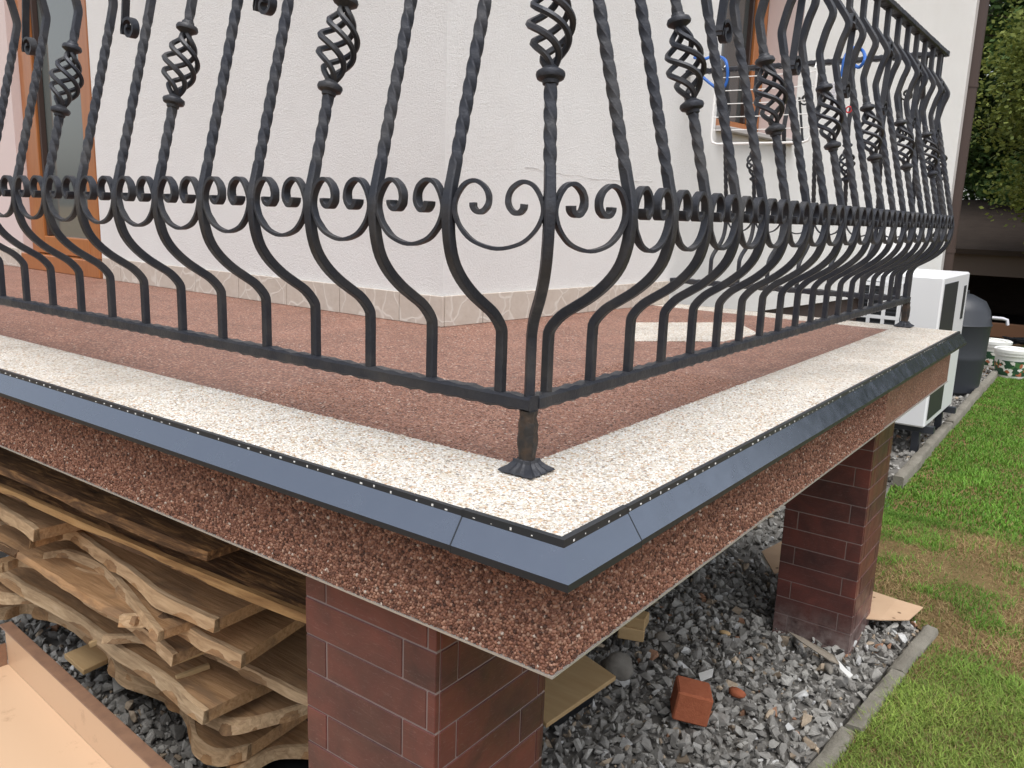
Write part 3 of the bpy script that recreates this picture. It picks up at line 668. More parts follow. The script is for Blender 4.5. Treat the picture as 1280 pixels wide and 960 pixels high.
YC = Y1_+PY*(NR-1)+.0484      # rail line at the far end
# right side
sc_y = cscroll(PY); sc_x = cscroll(PX); ss = sscroll()
for k in range(1, NR+1): place_bar(k % 3 == 0, (-RR, Y1_+PY*(k-1), 0), 0)
for k in range(1, NR): rput('scroll', sc_y, (-RR, Y1_+PY*(k-.5), 0), 0)
for k in range(1, NR, 3): rput('volute', ss, (-RR, Y1_+PY*(k-.5), 0), 0)
# left side
for k in range(1, NLEFT+1): place_bar(k % 3 == 0, (X1_-PX*(k-1), RR, 0), -PI/2)
for k in range(1, NLEFT): rput('scroll', sc_x, (X1_-PX*(k-.5), RR, 0), -PI/2)
for k in range(1, NLEFT, 3): rput('volute', ss, (X1_-PX*(k-.5), RR, 0), -PI/2)
# corners
place_bar(True, (-RR, RR, 0), -PI/4, True); place_bar(True, (-RR, YC, 0), PI/4, True)
def corner_scroll(a, b):
    a, b = Vector(a), Vector(b); d_ = b-a; rput('scroll', cscroll(d_.length, 0), ((a.x+b.x)/2, (a.y+b.y)/2, 0), math.atan2(d_.y, d_.x)-PI/2)
ck = .139*KC/math.sqrt(2); corner_scroll((X1_, RR-.139), (-RR+ck, RR-ck)); corner_scroll((-RR+.139, Y1_), (-RR+ck, RR-ck))
corner_scroll((-RR+.139, YC-.0484), (-RR+ck, YC+ck)); corner_scroll((-RR-.05, YC+.139), (-RR+ck, YC+ck))
# far side, running back to the house wall
PF = .14; NF = 7
for k in range(1, NF+1): place_bar(k % 3 == 0, (-RR-.05-PF*(k-1), YC, 0), PI/2)
scf = cscroll(PF)
for k in range(1, NF): rput('scroll', scf, (-RR-.05-PF*(k-.5), YC, 0), PI/2)
for k in range(1, NF, 3): rput('volute', ss, (-RR-.05-PF*(k-.5), YC, 0), PI/2)
# hammered bottom rail
def hammered(p0, p1, w, h, z, name, step=.022):
    p0, p1 = Vector((*p0, z)), Vector((*p1, z)); L_ = (p1-p0).length; n = int(L_/step); d = (p1-p0)/L_; s_ = Vector((-d.y, d.x, 0)); rings = []
    for i in range(n+1):
        c = p0+d*(L_*i/n); a = (.0020 if i % 2 else -.0008); j = lambda: a+random.uniform(-.001, .001)
        e = .004
        rings.append([c+s_*x+Vector((0, 0, y)) for x, y in ((-w/2-j(), -h/2+e), (-w/2+e, -h/2-j()), (w/2-e, -h/2-j()), (w/2+j(), -h/2+e), (w/2+j(), h/2-e), (w/2-e, h/2+j()), (-w/2+e, h/2+j()), (-w/2-j(), h/2-e))])
    o = MB().loft(rings).build(name, 'iron', rail, smooth=True, angle=30); o.location = RO; return o
xe = X1_-PX*(NLEFT-1)-.08; xw = H.x+.103*(YC-H.y)/.9946-.0
ZB = .1167
hammered((xe, RR), (-RR+.011, RR), .026, .024, ZB, 'bottom_rail'); hammered((-RR, RR+.0115), (-RR, YC-.0115), .026, .024, ZB, 'bottom_rail'); hammered((xw-.0, YC), (-RR+.011, YC), .026, .024, ZB, 'bottom_rail')
# hand rail (over the top of the bars)
hn_ = .014
def handrail(p0, p1):
    hammered(p0, p1, .038, .02, 1.098, 'hand_rail', .012)
handrail((xe, RR-hn_), (-RR+hn_+.02, RR-hn_)); handrail((-RR+hn_, RR-hn_+.0215), (-RR+hn_, YC+hn_-.0215)); handrail((xw, YC+hn_), (-RR+hn_+.02, YC+hn_))
# posts with cast feet
def post(x, y):
    rings = []
    for i in range(9):
        z = .012+(ZB-.0115-.012)*i/8; w = .0135+(.0022 if 2 < i < 7 else 0)+random.uniform(-.0012, .0012)
        rings.append([(w*math.cos(a)*k_, w*math.sin(a)*k_, z) for a, k_ in [(PI/8+PI/4*j, 1.08+random.uniform(-.05, .05)) for j in range(8)]])
    o = MB().loft(rings).build('post', 'rustiron', rail, smooth=True, angle=35); o.location = Vector((x, y, 0))+RO
    f = MB(); rings = []
    for r_, z in ((.030, .0005), (.033, .003), (.031, .006), (.022, .012), (.0165, .018), (.015, .023)):
        rings.append([(r_*(1+.07*math.cos(j*4*PI/4+PI))*math.cos(2*PI*j/24)*(1/max(abs(math.cos(2*PI*j/24)), abs(math.sin(2*PI*j/24)))), r_*math.sin(2*PI*j/24)*(1/max(abs(math.cos(2*PI*j/24)), abs(math.sin(2*PI*j/24)))), z+(.0015 if j % 2 else 0)) for j in range(24)])
    f.loft(rings).build('foot', 'iron', o, smooth=False)
    return o
post(-RR, RR); post(-RR, YC); post(-RR-3.2, RR)

def rock(name, u, v, r, sq, label, mt='rock', rz=0, sub=2, cat='stone', lift=.55, amp=.22):
    bm = bmesh.new(); bmesh.ops.create_icosphere(bm, subdivisions=sub+1, radius=1); s0 = random.uniform(0, 50)
    for v_ in bm.verts:
        k = 1+amp*mnoise.noise(v_.co*1.1+Vector((s0, 0, 0)))+.08*mnoise.noise(v_.co*3+Vector((s0, 4, 0))); v_.co = Vector((v_.co.x*sq[0], v_.co.y*sq[1], v_.co.z*sq[2]))*k*r
    me = bpy.data.meshes.new(name); bm.to_mesh(me); bm.free(); me.materials.append(M[mt])
    for f in me.polygons: f.use_smooth = True
    c = onz(u, v, ZG+.02); o = put(name, me, None, (c.x, c.y, ZG+r*sq[2]*lift), (0, 0, rz)); tag(o, label, cat); return o
# ================================================================== TIMBER STACK
STK = 'rough-sawn timber boards stacked under the balcony'
def board(px, z, th, wd, label, yaw=0, mt='wood', name='timber_board', wav=.012, tilt=0, xend=None, bark=False, backnoise=.03, endcut=0, edge='woodpale'):
    """px: image points along the board's upper front edge, lying at height z"""
    th *= .66; P = [onz(u, v, z) for u, v in px]; P = catmull(P, 8); sq = random.uniform(0, 99)
    d0 = (P[-1]-P[0]).normalized(); bk_ = Vector((-d0.y, d0.x, 0))
    if mt == 'wood': P = [p_+bk_*(.022*mnoise.noise(Vector((p_.x*3+sq, 1, 0)))+.004*mnoise.noise(Vector((p_.x*13+sq, 2, 0))))+Vector((0, 0, .016*mnoise.noise(Vector((p_.x*2.3+sq, 7, 0))))) for p_ in P]
    c = P[len(P)//2].copy(); b = empty('x') if False else None
    n = len(P); tops, bots = [], []
    rings = []; sd_ = random.uniform(0, 99)
    d0 = (P[-1]-P[0]).normalized(); back = Vector((-d0.y, d0.x, 0)); back = back if back.y > 0 else -back
    for i, p in enumerate(P):
        w_ = wd+backnoise*mnoise.noise(Vector((i*.14+sd_, 0, 0)))+endcut*(i/(n-1))
        j1 = wav*.35*mnoise.noise(Vector((i*.3+sd_, 5, 0))); j2 = wav*mnoise.noise(Vector((i*.22+sd_, 9, 0)))
        q1 = p+back*w_+Vector((0, 0, tilt*w_)); lowf = p+Vector((0, 0, -th*(1+.35*mnoise.noise(Vector((i*.12+sd_, 3, 0))))))+back*(-.008+j2); lowb = q1+Vector((0, 0, -th))
        mid = p+back*(w_*.5)+Vector((0, 0, tilt*w_*.5+.002*mnoise.noise(Vector((i*.4, sd_, 0)))))
        rings.append([x-c for x in (p+Vector((0, 0, j1*.3)), mid, q1, lowb, (lowf+lowb)/2, lowf)])
    o = MB().loft(rings).build(name, mt, None, smooth=True, angle=28); o.location = c
    tag(o, label, 'timber', STK)
    if edge:
        rr = [[P[i]-c-back*.002+Vector((0, 0, .002)), P[i]-c+back*.012+Vector((0, 0, .003)), P[i]-c+back*.012+Vector((0, 0, -th)), P[i]-c-back*(.008+.008*mnoise.noise(Vector((i*.2+sd_, 6, 0))))+Vector((0, 0, -th*(1.02+.35*mnoise.noise(Vector((i*.12+sd_, 3, 0))))))] for i in range(n)]
        MB().loft(rr).build('sawn_edge', edge, o, smooth=True)
    if bark:
        rr = [[P[i]-c+back*.004+Vector((0, 0, .003)), P[i]-c-back*.012+Vector((0, 0, -th*.5)), P[i]-c+back*(-.006)+Vector((0, 0, -th*1.04)), P[i]-c+back*.012+Vector((0, 0, -th*1.02))] for i in range(n//3)]
        MB().loft(rr).build('bark_edge', 'bark', o, smooth=True)
    return o
board([(-160, 520), (15, 588), (120, 634), (260, 690)], -.335, .03, .34, 'topmost dark brown rough plank of the stack, tight under the slab', mt='darkboard', tilt=-.02, edge=None)
board([(-170, 540), (0, 608), (105, 654), (240, 711), (400, 776)], -.43, .022, .42, 'long brown plank with an orange sawn edge, second from the top of the stack', mt='darkboard', wav=.008, tilt=.03, edge='orangeedge')
board([(-60, 590), (0, 630), (20, 643), (42, 664)], -.52, .05, .30, 'short pale board with a bleached sawn edge at the house end of the stack', wav=.006)
board([(35, 674), (55, 664), (80, 662), (105, 672), (135, 694), (165, 714), (208, 740), (268, 776)], -.575, .05, .26, 'pale curved board with a notched end, ending in a square cut above the others', wav=.01, bark=False)
board([(60, 690), (90, 688), (125, 706), (150, 735), (180, 765), (200, 790)], -.64, .035, .24, 'thin pale warped board below the notched curved one', wav=.02)
board([(150, 770), (205, 772), (260, 798), (303, 818)], -.66, .045, .24, 'square cut board with a bright sawn end beside the tiled pillar', wav=.006)
board([(-40, 668), (10, 684), (60, 712), (120, 750), (170, 772)], -.66, .03, .26, 'grey-brown board with a wane edge in the middle of the stack', bark=True, edge=None)
board([(0, 706), (30, 698), (62, 706), (110, 738), (165, 775), (215, 820)], -.73, .045, .26, 'light arched board with a smooth rounded edge, halfway down the stack', wav=.015)
board([(130, 795), (180, 795), (230, 800), (300, 830), (360, 862), (400, 880)], -.82, .03, .30, 'wide brown board with a ragged left tip reaching the tiled pillar', wav=.02)
board([(-20, 704), (40, 735), (100, 775), (160, 815), (210, 850), (258, 892)], -.86, .055, .30, 'thick straight pale board low in the stack', wav=.008)
board([(150, 815), (210, 850), (262, 893), (300, 900), (350, 888), (395, 872)], -.92, .05, .36, 'broad live-edge slab with curly grain near the pillar', wav=.02)
board([(-30, 765), (16, 757), (45, 751), (80, 772), (130, 806), (152, 836), (205, 860), (232, 885), (244, 925), (272, 942), (310, 936)], -1.06, .06, .40, 'lowest live-edge slab bulging out over the gravel', wav=.03)
board([(-40, 728), (0, 742), (60, 748), (110, 766), (150, 790)], -.93, .04, .3, 'reddish brown board just above the lowest slab', wav=.012)
board([(290, 965), (340, 935), (400, 930)], -1.1, .05, .30, 'short brown offcut slab at the foot of the pillar', wav=.02)
board([(-40, 640), (0, 656), (32, 674), (72, 702), (112, 738), (128, 752)], -.69, .035, .26, 'thin brown board tucked between the arched board and the warped one', wav=.02)
board([(92, 712), (125, 722), (150, 740), (178, 768)], -.665, .025, .16, 'short thin curved offcut in the middle of the stack', wav=.02)
board([(160, 838), (215, 862), (262, 884), (300, 884)], -.98, .04, .3, 'brown board squeezed between the broad slab and the lowest one', wav=.02)
board([(30, 725), (75, 744), (125, 782), (165, 812), (190, 836)], -.885, .028, .26, 'thin pale plank resting on the reddish brown board', wav=.015)
o = rock('bark_chunk', 215, 772, .05, (1.1, .8, .55), 'dark crumbly bark chunk wedged under the notched curved board', 'bark', cat='bark', amp=.5); c = onz(218, 775, -.66); o.location = c
def stick(p, q, z0, z1, w, h, label, cat='stick', mt='ochre', name='wooden_stick'):
    a, b = onz(*p, z0), onz(*q, z1); c = (a+b)/2
    o = MB().sweep([a-c, (a-c)*.3+(b-c)*.7+Vector((0, 0, .001)), b-c], w, h).build(name, mt, None, bev=.0015); o.location = c; tag(o, label, cat, 'spacer sticks in the timber stack'); return o
stick((112, 806), (138, 796), -.90, -.88, .016, .016, 'brown spacer stick poking out above the lowest slab')
stick((222, 826), (285, 802), -.79, -.77, .014, .014, 'thin yellow spacer stick sticking out beside the square cut boards')
stick((220, 848), (262, 832), -.86, -.85, .014, .014, 'short brown spacer stick over the straight pale board')
# small yellow board lying on the gravel edge
a = [onz(*p_, -1.085) for p_ in ((80, 817), (128, 797), (142, 820), (104, 838))]; c = sum(a, Vector())/4
o = MB().prism([(p_.x-c.x, p_.y-c.y) for p_ in a], -.018, 0).build('short_board', 'ochre', None, bev=.002); o.location = c; tag(o, 'short yellow board end lying on the gravel under the lowest slab', 'timber')
o = MB().prism([(-.5, -.35), (.1, -.38), (.2, 0), (.0, .3), (-.5, .3)], -.004, 0).build('plastic_sheet', 'blackplastic', None); c = onz(300, 965, ZG+.03); o.location = c+Vector((.42, .35, 0)); tag(o, 'black plastic sheet under the timber stack by the pillar', 'plastic sheet')
# bearers that carry the stack
for i, (x_, l_) in enumerate(((-1.15, 'squared bearer under the stack near the tiled pillar'), (-2.0, 'squared bearer under the middle of the stack'))):
    o = MB().box((-.04, -.35, 0), (.04, .45, .07)).build('bearer', 'wood', None, bev=.004); o.location = (x_, .95, ZG); tag(o, l_, 'timber')

# ================================================================== BEIGE STEEL TRAY
ZT = -.86
A = onz(14, 776, ZT); Bp = onz(245, 985, ZT); d = (Bp-A); Ltr = d.length+.5; d.normalize(); nin = Vector((-d.y, d.x, 0))
if nin.dot(onz(0, 960, ZT)-A) < 0: nin = -nin
tr = empty('steel_tray', A); tag(tr, 'beige painted steel tray with a worn brown rim, standing on the gravel', 'tray')
def fr(a, b, z): return (d*a+nin*b+Vector((0, 0, z)))
def tbox(name, mt, a0, a1, b0, b1, z0, z1, bev=.0015):
    q = [fr(a0, b0, 0), fr(a1, b0, 0), fr(a1, b1, 0), fr(a0, b1, 0)]
    return MB().prism([(p_.x, p_.y) for p_ in q], z0, z1).build(name, mt, tr, bev=bev)
tbox('rim', 'rimsteel', -.0, Ltr, -.0, .035, -.004, 0); tbox('side_wall', 'traysteel', .05, Ltr-.002, .030, .034, -.11, -.0042, 0)
tbox('floor_panel', 'traysteel', .05, Ltr, .0345, .9, -.114, -.110, 0)
e = tbox('end_wall', 'rimsteel', .05, .054, .036, .9, -.1098, -.04, 0)
for a_ in (.2, Ltr-.3):
    for b_ in (.1, .7): tbox('leg', 'rimsteel', a_, a_+.03, b_, b_+.03, ZG-ZT-.02, -.1142)

# ================================================================== SMALL THINGS ON THE GRAVEL
rock('round_stone', 772, 836, .062, (1.0, .85, .8), 'rounded grey stone lying against the ochre board')
rock('round_stone', 828, 794, .026, (1.1, .8, .8), 'small rounded grey stone next to the wooden block')
rock('round_stone', 1036, 828, .035, (.5, 1.5, .45), 'pale oblong pebble at the foot of the dark pillar', rz=.4)
o = rock('broken_tile', 922, 862, .032, (1, .7, .5), 'orange and white broken tile shard beside the brick', 'brick', sub=1, cat='rubble')
o = rock('wood_chip', 907, 787, .02, (1.3, .7, .5), 'yellow wood chip lying on dark gravel', 'ochre', sub=1, cat='wood chip')
def block(u, v, z, dims, rz, label, mt, name, cat, rx=0, ry=0, bev=.004):
    c = onz(u, v, z); x, y, h = dims; o = MB().box((-x/2, -y/2, -h/2), (x/2, y/2, h/2)).build(name, mt, None, bev=bev); o.location = c; o.rotation_euler = (rx, ry, rz); tag(o, label, cat); return o
block(864, 876, ZG+.062, (.115, .12, .10), .50, 'weathered orange-red brick standing on the gravel', 'brick', 'brick', 'brick', rx=-.05, ry=.16, bev=.006)
block(790, 782, ZG+.06, (.10, .15, .05), .45, 'ochre wooden block lying under the slab edge', 'ochre', 'wooden_block', 'block', ry=.05)
block(797, 774, ZG+.105, (.075, .075, .045), .25, 'small ochre wooden offcut on top of the wooden block', 'ochre', 'wooden_offcut', 'block')
# ochre board leaning out from behind the corner pillar
q = [onz(u, v, z) for (u, v, z) in ((683, 905, -1.115), (770, 845, -1.115), (728, 816, -1.115), (640, 850, -1.115))]; c = sum(q, Vector())/4
mb = MB().prism([(p_.x-c.x, p_.y-c.y) for p_ in q], -.016, 0); o = mb.build('ochre_board', 'ochre', None, bev=.0015); o.location = c; o2 = MB().prism([((p_.x-c.x)*.6, (p_.y-c.y)*.6) for p_ in q], ZG+1.115, -.0165).build('dark_crate', 'blackplastic', None); o2.location = c; tag(o2, 'flat black plastic crate under the ochre board', 'crate'); tag(o, 'flat ochre board sticking out behind the corner pillar', 'board')
# cardboards
def sheet(pts, z, th, label, mt, name, cat, curl=0):
    P = [onz(u, v, z) for u, v in pts]; c = sum(P, Vector())/len(P); mb = MB(); n = len(P)
    top = [(p_.x-c.x, p_.y-c.y, th+curl*((i*7) % 3)) for i, p_ in enumerate(P)]; bot = [(x, y, zz-th) for x, y, zz in top]
    mb.add(bot+top, [tuple(range(n))[::-1], tuple(range(n, 2*n))]+[(i, (i+1) % n, n+(i+1) % n, n+i) for i in range(n)])
    o = mb.build(name, mt, None); o.location = c; tag(o, label, cat); return o
sheet([(1060, 772), (1082, 738), (1120, 752), (1154, 760), (1136, 777), (1100, 778)], ZG+.035, .004, 'torn brown cardboard with dark spots beside the dark pillar', 'cardboard', 'cardboard_sheet', 'cardboard', .004)
sheet([(952, 690), (985, 676), (1000, 710), (968, 718)], ZG+.10, .004, 'crumpled brown packaging leaning behind the dark pillar', 'cardboard', 'packaging', 'packaging', .012)
sheet([(950, 692), (972, 712), (976, 722), (952, 704)], ZG+.085, .003, 'white torn paper flap under the brown packaging', 'paper', 'paper_flap', 'paper', .006)
sheet([(985, 790), (1004, 800), (1042, 824), (1050, 832), (1036, 828), (1000, 806)], ZG+.03, .004, 'thin grey wood strip on the gravel in front of the dark pillar', 'greywood', 'wood_strip', 'wood strip', .006)
sheet([(1048, 826), (1056, 836), (1066, 846), (1062, 848), (1050, 838)], ZG+.032, .002, 'small white plastic shred near the oblong pebble', 'paper', 'plastic_shred', 'plastic', .003)
sheet([(873, 842), (892, 838), (890, 850), (876, 852)], ZG+.03, .002, 'white paper scrap behind the brick', 'paper', 'paper_scrap', 'paper', .006)
sheet([(140, 842), (156, 838), (160, 862), (142, 868)], ZG+.03, .008, 'grey concrete chunk on the gravel below the lowest slab', 'concrete', 'concrete_chunk', 'rubble', .004)

# ================================================================== BEYOND THE BALCONY
hp = empty('heat_pump', (-.72, 6.1, ZG)); tag(hp, 'white heat pump outdoor unit with dark grilles standing on a metal frame', 'heat pump')
HX0, HX1, HY0, HY1, HZ0, HZ1 = -.50, .21, -.5, .58, .20, 1.28
def hbox(name, mt, a, b, par=hp, bev=.0): return MB().box(a, b).build(name, mt, par, bev=bev)
hbox('casing', 'pumpwhite', (HX0, HY0, HZ0), (HX1, HY1, HZ1), bev=.012)
sg = hbox('side_grille', 'pumpdark', (HX0+.03, HY0-.004, HZ0+.05), (HX0+.46, HY0+.01, HZ1-.06))
for i in range(5): hbox('grille_frame', 'pumpwhite', (HX0+.03+.1*i, HY0-.016, HZ0+.05), (HX0+.055+.1*i, HY0-.0042, HZ1-.06), sg)
for i in range(5): hbox('grille_frame', 'pumpwhite', (HX0+.03, HY0-.017, HZ0+.05+.235*i), (HX0+.455, HY0-.0045, HZ0+.075+.235*i), sg)
for i in range(34): hbox('louvre', 'barrel', (HX0+.056, HY0-.012, HZ0+.085+.0275*i), (HX0+.429, HY0-.005, HZ0+.093+.0275*i), sg)
hbox('front_grille', 'pumpdark', (HX1-.01, HY0+.05, HZ0+.05), (HX1+.004, HY0+.58, HZ1-.05)); hbox('side_vent', 'pumpdark', (HX1-.01, HY1-.20, HZ1-.36), (HX1+.004, HY1-.10, HZ1-.10))
for yy in (HY0+.08, HY1-.12): hbox('foot_rail', 'barrel', (HX0-.05, yy, HZ0-.05), (HX1+.05, yy+.05, HZ0-.0005)); hbox('leg', 'barrel', (HX0+.1, yy, -.02), (HX0+.15, yy+.05, HZ0-.051)); hbox('leg', 'barrel', (HX1-.09, yy, -.02), (HX1-.04, yy+.05, HZ0-.051))
# dark board along the plinth
rb = empty('rain_barrel', (-.86, 8.6, ZG-.02)); tag(rb, 'dark grey plastic rain barrel with a tap behind the heat pump', 'barrel')
MB().lathe([(.27, 0), (.30, .03), (.325, .35), (.33, .37), (.325, .39), (.335, .68), (.345, .70), (.335, .72), (.31, .84), (.26, .93), (.14, .99), (.09, 1.0)], 28).build('body', 'barrel', rb, smooth=True)
MB().lathe([(.10, 1.0), (.10, 1.03), (.02, 1.035)], 20).build('lid', 'barrel', rb, smooth=True)
MB().tube([(.33, 0, .78), (.42, 0, .78), (.46, 0, .77), (.47, 0, .72)], .016, 8).build('tap', 'clip', rb, smooth=True)
def bucket(x, y, label, s=1.0):
    b = empty('bucket', (x, y, ZG-.01)); tag(b, label, 'bucket', 'white plastic paint buckets')
    MB().lathe([(.145*s, 0), (.15*s, .01), (.175*s, .25*s), (.187*s, .252*s), (.19*s, .30*s), (.178*s, .302*s)], 32).build('tub', 'bucket', b, smooth=True)
    MB().lathe([(.196*s, .285*s), (.197*s, .318*s), (.185*s, .326*s), (.178*s, .318*s), (.02, .318*s)], 32).build('lid', 'bucket', b, smooth=True)
    MB().loft([[((.1535*s+.0175*s*k*1.2)*math.cos(a), (.1535*s+.0175*s*k*1.2)*math.sin(a), .03+.17*s*k) for a in [2*PI*j/32 for j in range(32)]] for k in (0, 1)], cap=False).build('label_print', 'bucketlabel', b, smooth=True)
    MB().tube([(.19*s*math.cos(a), .19*s*math.sin(a)-.0, .27*s-.09*math.sin(a*1)) for a in [PI*1.05+PI*.9*j/12 for j in range(13)]], .004, 6).build('handle', 'bucket', b, smooth=True)
    return b
p_=onz(1262, 470, ZG); bucket(p_.x, p_.y, 'white bucket with green and orange print standing on the lawn'); p_=onz(1238, 457, ZG); bucket(p_.x, p_.y, 'white bucket with printed band on the gravel beside the rain barrel')
# open dark shed
SY = 14.6
sh = empty('shed', (0, SY, ZG)); tag(sh, 'dark open timber shed at the end of the garden', 'shed')
def sbox(n_, mt, a, b, bev=.0): return MB().box(a, b).build(n_, mt, sh, bev=bev)
sbox('back_wall', 'shedwood', (-5, 3.4, 0), (6, 3.5, 1.9)); sbox('side_wall', 'shedwood', (-5.1, 0, 0), (-5.0, 3.5, 1.5)); sbox('side_wall', 'shedwood', (6.0, 0, 0), (6.1, 3.5, 1.5))
mb = MB(); mb.add([(-5.4, -.5, 1.22), (6.4, -.5, 1.22), (6.4, 3.8, 2.1), (-5.4, 3.8, 2.1), (-5.4, -.5, 1.30), (6.4, -.5, 1.30), (6.4, 3.8, 2.18), (-5.4, 3.8, 2.18)], [(0, 3, 2, 1), (4, 5, 6, 7), (0, 1, 5, 4), (1, 2, 6, 5), (2, 3, 7, 6), (3, 0, 4, 7)])
mb.build('roof', 'shedwood', sh); sbox('eaves_beam', 'shedbeam', (-5.3, -.42, .90), (6.3, -.25, 1.235))
for x_ in (-4.8, -1.75, 2.2, 5.6): sbox('post', 'shedwood', (x_, -.40, 0), (x_+.14, -.27, .898))
sbox('shed_floor', 'shedwood', (-5, .1, -.05), (6, 3.4, .004))
o = MB().box((-2.2, -.06, 0), (2.6, .06, .22)).build('orange_plank', 'plankorange', None, bev=.01); o.location = (0, 14.1, ZG-.03); tag(o, 'long weathered orange plank lying on the grass before the dark shed', 'plank')
# loose green netting heap
def heap(x, y, label):
    mb = MB()
    for i in range(26):
        a0 = random.uniform(0, 6.28); pts = [(random.uniform(-.35, .35), random.uniform(-.15, .15), random.uniform(.01, .1)) for _ in range(4)]
        mb.tube(catmull(pts, 4), .008, 5)
    o = mb.build('hose_heap', 'pumpdark', None, smooth=True); o.location = (x, y, ZG-.01); tag(o, label, 'hose')
heap(-.55, 13.2, 'tangled dark hose on the grass in front of the orange plank')

# trees
def tree(name, loc, h, rx, label, c0, c1, nclump, nleaf, lsize, trunk_h, conic=.0, droop=.0, group='trees behind the house'):
    t = empty(name, loc); tag(t, label, 'tree', group); mb = MB()
    mb.tube([(0, 0, -.1), (.05, .03, h*.4), (0, .0, h*.92)], .05, 8); v = mb.v
    mb2 = MB(); mb2.sweep([(0, 0, -.1), (.04, .02, h*.3), (.02, 0, h*.6), (0, 0, h*.95)], .36, .36, sides=10, taper=lambda i: (1, .75, .45, .1)[i])
    cl = []
    for i in range(nclump):
        f = random.random()**.8; z = trunk_h+(h-trunk_h)*f; R_ = rx*((1-f)**.75 if conic else math.sqrt(max(.02, 1-(2*f-1)**2)))+.15
        a = random.uniform(0, 2*PI); rr = R_*math.sqrt(random.uniform(.25, 1)); cl.append((rr*math.cos(a), rr*math.sin(a), z-droop*rr))
        if i % 3 == 0: mb2.sweep([(0, 0, z-.3*rr), (rr*.5*math.cos(a), rr*.5*math.sin(a), z-.1*rr), (rr*.95*math.cos(a), rr*.95*math.sin(a), z-droop*rr)], .06, .06, sides=5, taper=lambda i: (1, .6, .2)[i])
    mb2.build('trunk', 'trunk', t, smooth=True)
    cl = np.array(cl); n = nclump*nleaf; ci = np.repeat(np.arange(nclump), nleaf); sp = rng.uniform(.16, .34, nclump)[ci][:, None]
    p = cl[ci]+np.clip(rng.normal(size=(n, 3)), -2, 2)*sp*np.array([1, 1, .6]); a = rng.uniform(0, 2*PI, n); b = rng.uniform(-.9, .6, n)
    d1 = np.stack([np.cos(a)*np.cos(b), np.sin(a)*np.cos(b), np.sin(b)], 1); d2 = np.cross(d1, rng.normal(size=(n, 3))); d2 /= np.linalg.norm(d2, axis=1)[:, None]
    L_ = (lsize*rng.uniform(.6, 1.3, n))[:, None]
    V = np.stack([p, p+d1*L_*.5+d2*L_*.28, p+d1*L_, p+d1*L_*.5-d2*L_*.28], 1).reshape(-1, 3); F = (np.arange(n)*4)[:, None]+np.array([[0, 1, 2, 3]])
    tt = np.clip(rng.uniform(0, 1, (n, 1))*.6+rng.uniform(0, 1, nclump)[ci][:, None]*.4, 0, 1); c = np.array(c0)*(1-tt)+np.array(c1)*tt
    put('crown', np_mesh('crown', V, F, 'leaf', np.repeat(c, 4, 0)), t); return t
tree('thuja_tree', (.55, 12.6, ZG), 6.2, 1.55, 'bushy yellow-green conifer hanging over the dark shed', (.07, .105, .022), (.27, .31, .075), 430, 320, .07, 1.55, 0, .15)
tree('broadleaf_tree', (-1.0, 19, ZG+0), 9.5, 3.0, 'dark green tree rising behind the shed next to the downspout', (.02, .05, .016), (.12, .20, .055), 300, 230, .16, 2.0, 0, .1)
tree('broadleaf_tree', (2.8, 17.5, ZG), 9.5, 3.2, 'dark broad tree standing behind the yellow-green conifer', (.012, .03, .010), (.05, .085, .025), 420, 170, .17, 1.5, 0, .1)

tree('broadleaf_tree', (.3, 25, ZG), 12, 4.5, 'tall dark tree far behind the shed', (.012, .03, .010), (.045, .08, .024), 420, 170, .26, .8, 0, .1)

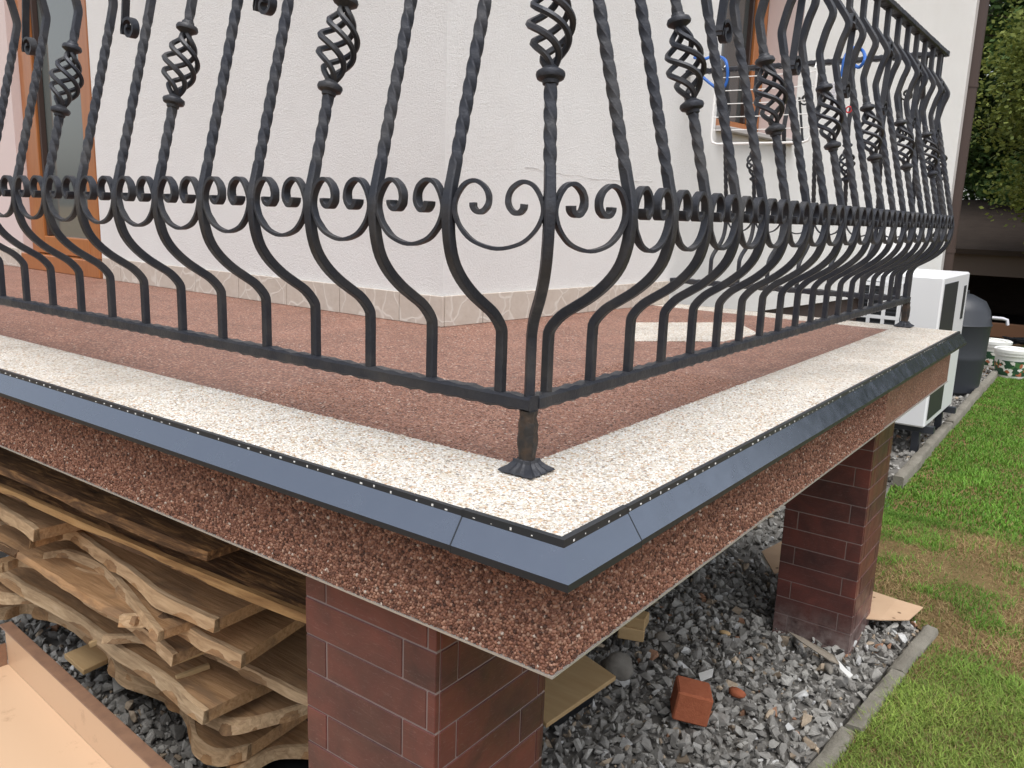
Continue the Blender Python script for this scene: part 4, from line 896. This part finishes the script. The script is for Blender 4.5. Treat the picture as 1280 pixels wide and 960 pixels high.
# ------------------------------------------------------------------ things hanging on the far railing
yD = YC-.055
def pD(u, v, y_=yD): return ony(u, v, y_)
dr_ = empty('drying_rack', (pD(897, 180).x, yD, pD(897, 180).z)); tag(dr_, 'white wire clothes drying rack hung inside the far railing', 'drying rack'); DO = -Vector(dr_.location)
xl, xr = pD(893, 120).x, pD(1018, 120).x; zt, zb = pD(900, 92).z, pD(900, 180).z
fp = [(xl, yD, zt), (xl, yD, zb+.03), (xl+.008, yD, zb+.008), (xl+.03, yD, zb), (xr-.03, yD, zb), (xr-.008, yD, zb+.008), (xr, yD, zb+.03), (xr, yD, zt)]
o = MB().tube(fp, .0055, 8).build('frame', 'whitewire', dr_, smooth=True); o.location = DO
for i in range(5):
    z_ = zb+(zt-zb)*(.2+.185*i); o = MB().tube([(xl, yD, z_), ((xl+xr)/2, yD-.003, z_-.003), (xr, yD, z_)], .0022, 6).build('wire', 'whitewire', dr_, smooth=True); o.location = DO
for x_ in (xl+.01, xr-.01):
    o = MB().tube([(x_, yD, zt-.005), (x_, yD+.02, zt+.03), (x_, yD+.05, 1.095), (x_, yD+.085, 1.128), (x_, yD+.12, 1.10)], .003, 6).build('hook', 'whitewire', dr_, smooth=True); o.location = DO
def cord(pts, r, mt, name, label, cat):
    P = [Vector(p_) for p_ in pts]; c = P[0].copy(); o = MB().tube(catmull([p_-c for p_ in P], 5), r, 8).build(name, mt, None, smooth=True); o.location = c; tag(o, label, cat); return o
cord([pD(868, 72), pD(880, 74, yD-.02), pD(893, 70, YC+.03), pD(907, 76, yD), pD(909, 100), pD(901, 112), pD(890, 106), pD(878, 96)], .007, 'blue', 'blue_cord', 'blue cord looped over the far hand rail by the drying rack', 'cord')
cord([pD(1052, 96), pD(1056, 72), pD(1066, 60, YC), pD(1078, 63, YC+.08), pD(1081, 74), pD(1074, 84), pD(1066, 80)], .007, 'blue', 'blue_cord', 'blue cord coil on the far hand rail beyond the basket bars', 'cord')
c = pD(1042, 118); mb = MB()
for i in range(9): mb.box((-.016, -.004, -.045+.0105*i), (.016, .004, -.039+.0105*i))
o = mb.box((-.003, -.003, -.048), (.003, .003, .075)).build('ribbed_clip', 'clip', None); o.location = c; tag(o, 'pale ribbed plastic clip hanging by the far railing', 'clip')
c = pD(1061, 137); o = MB().tube([(.012*math.cos(a), 0, .012*math.sin(a)) for a in [2*PI*j/16 for j in range(17)]], .003, 6).build('red_ring', 'redring', None, smooth=True); o.location = c; tag(o, 'small red plastic ring hanging by the far railing', 'ring')
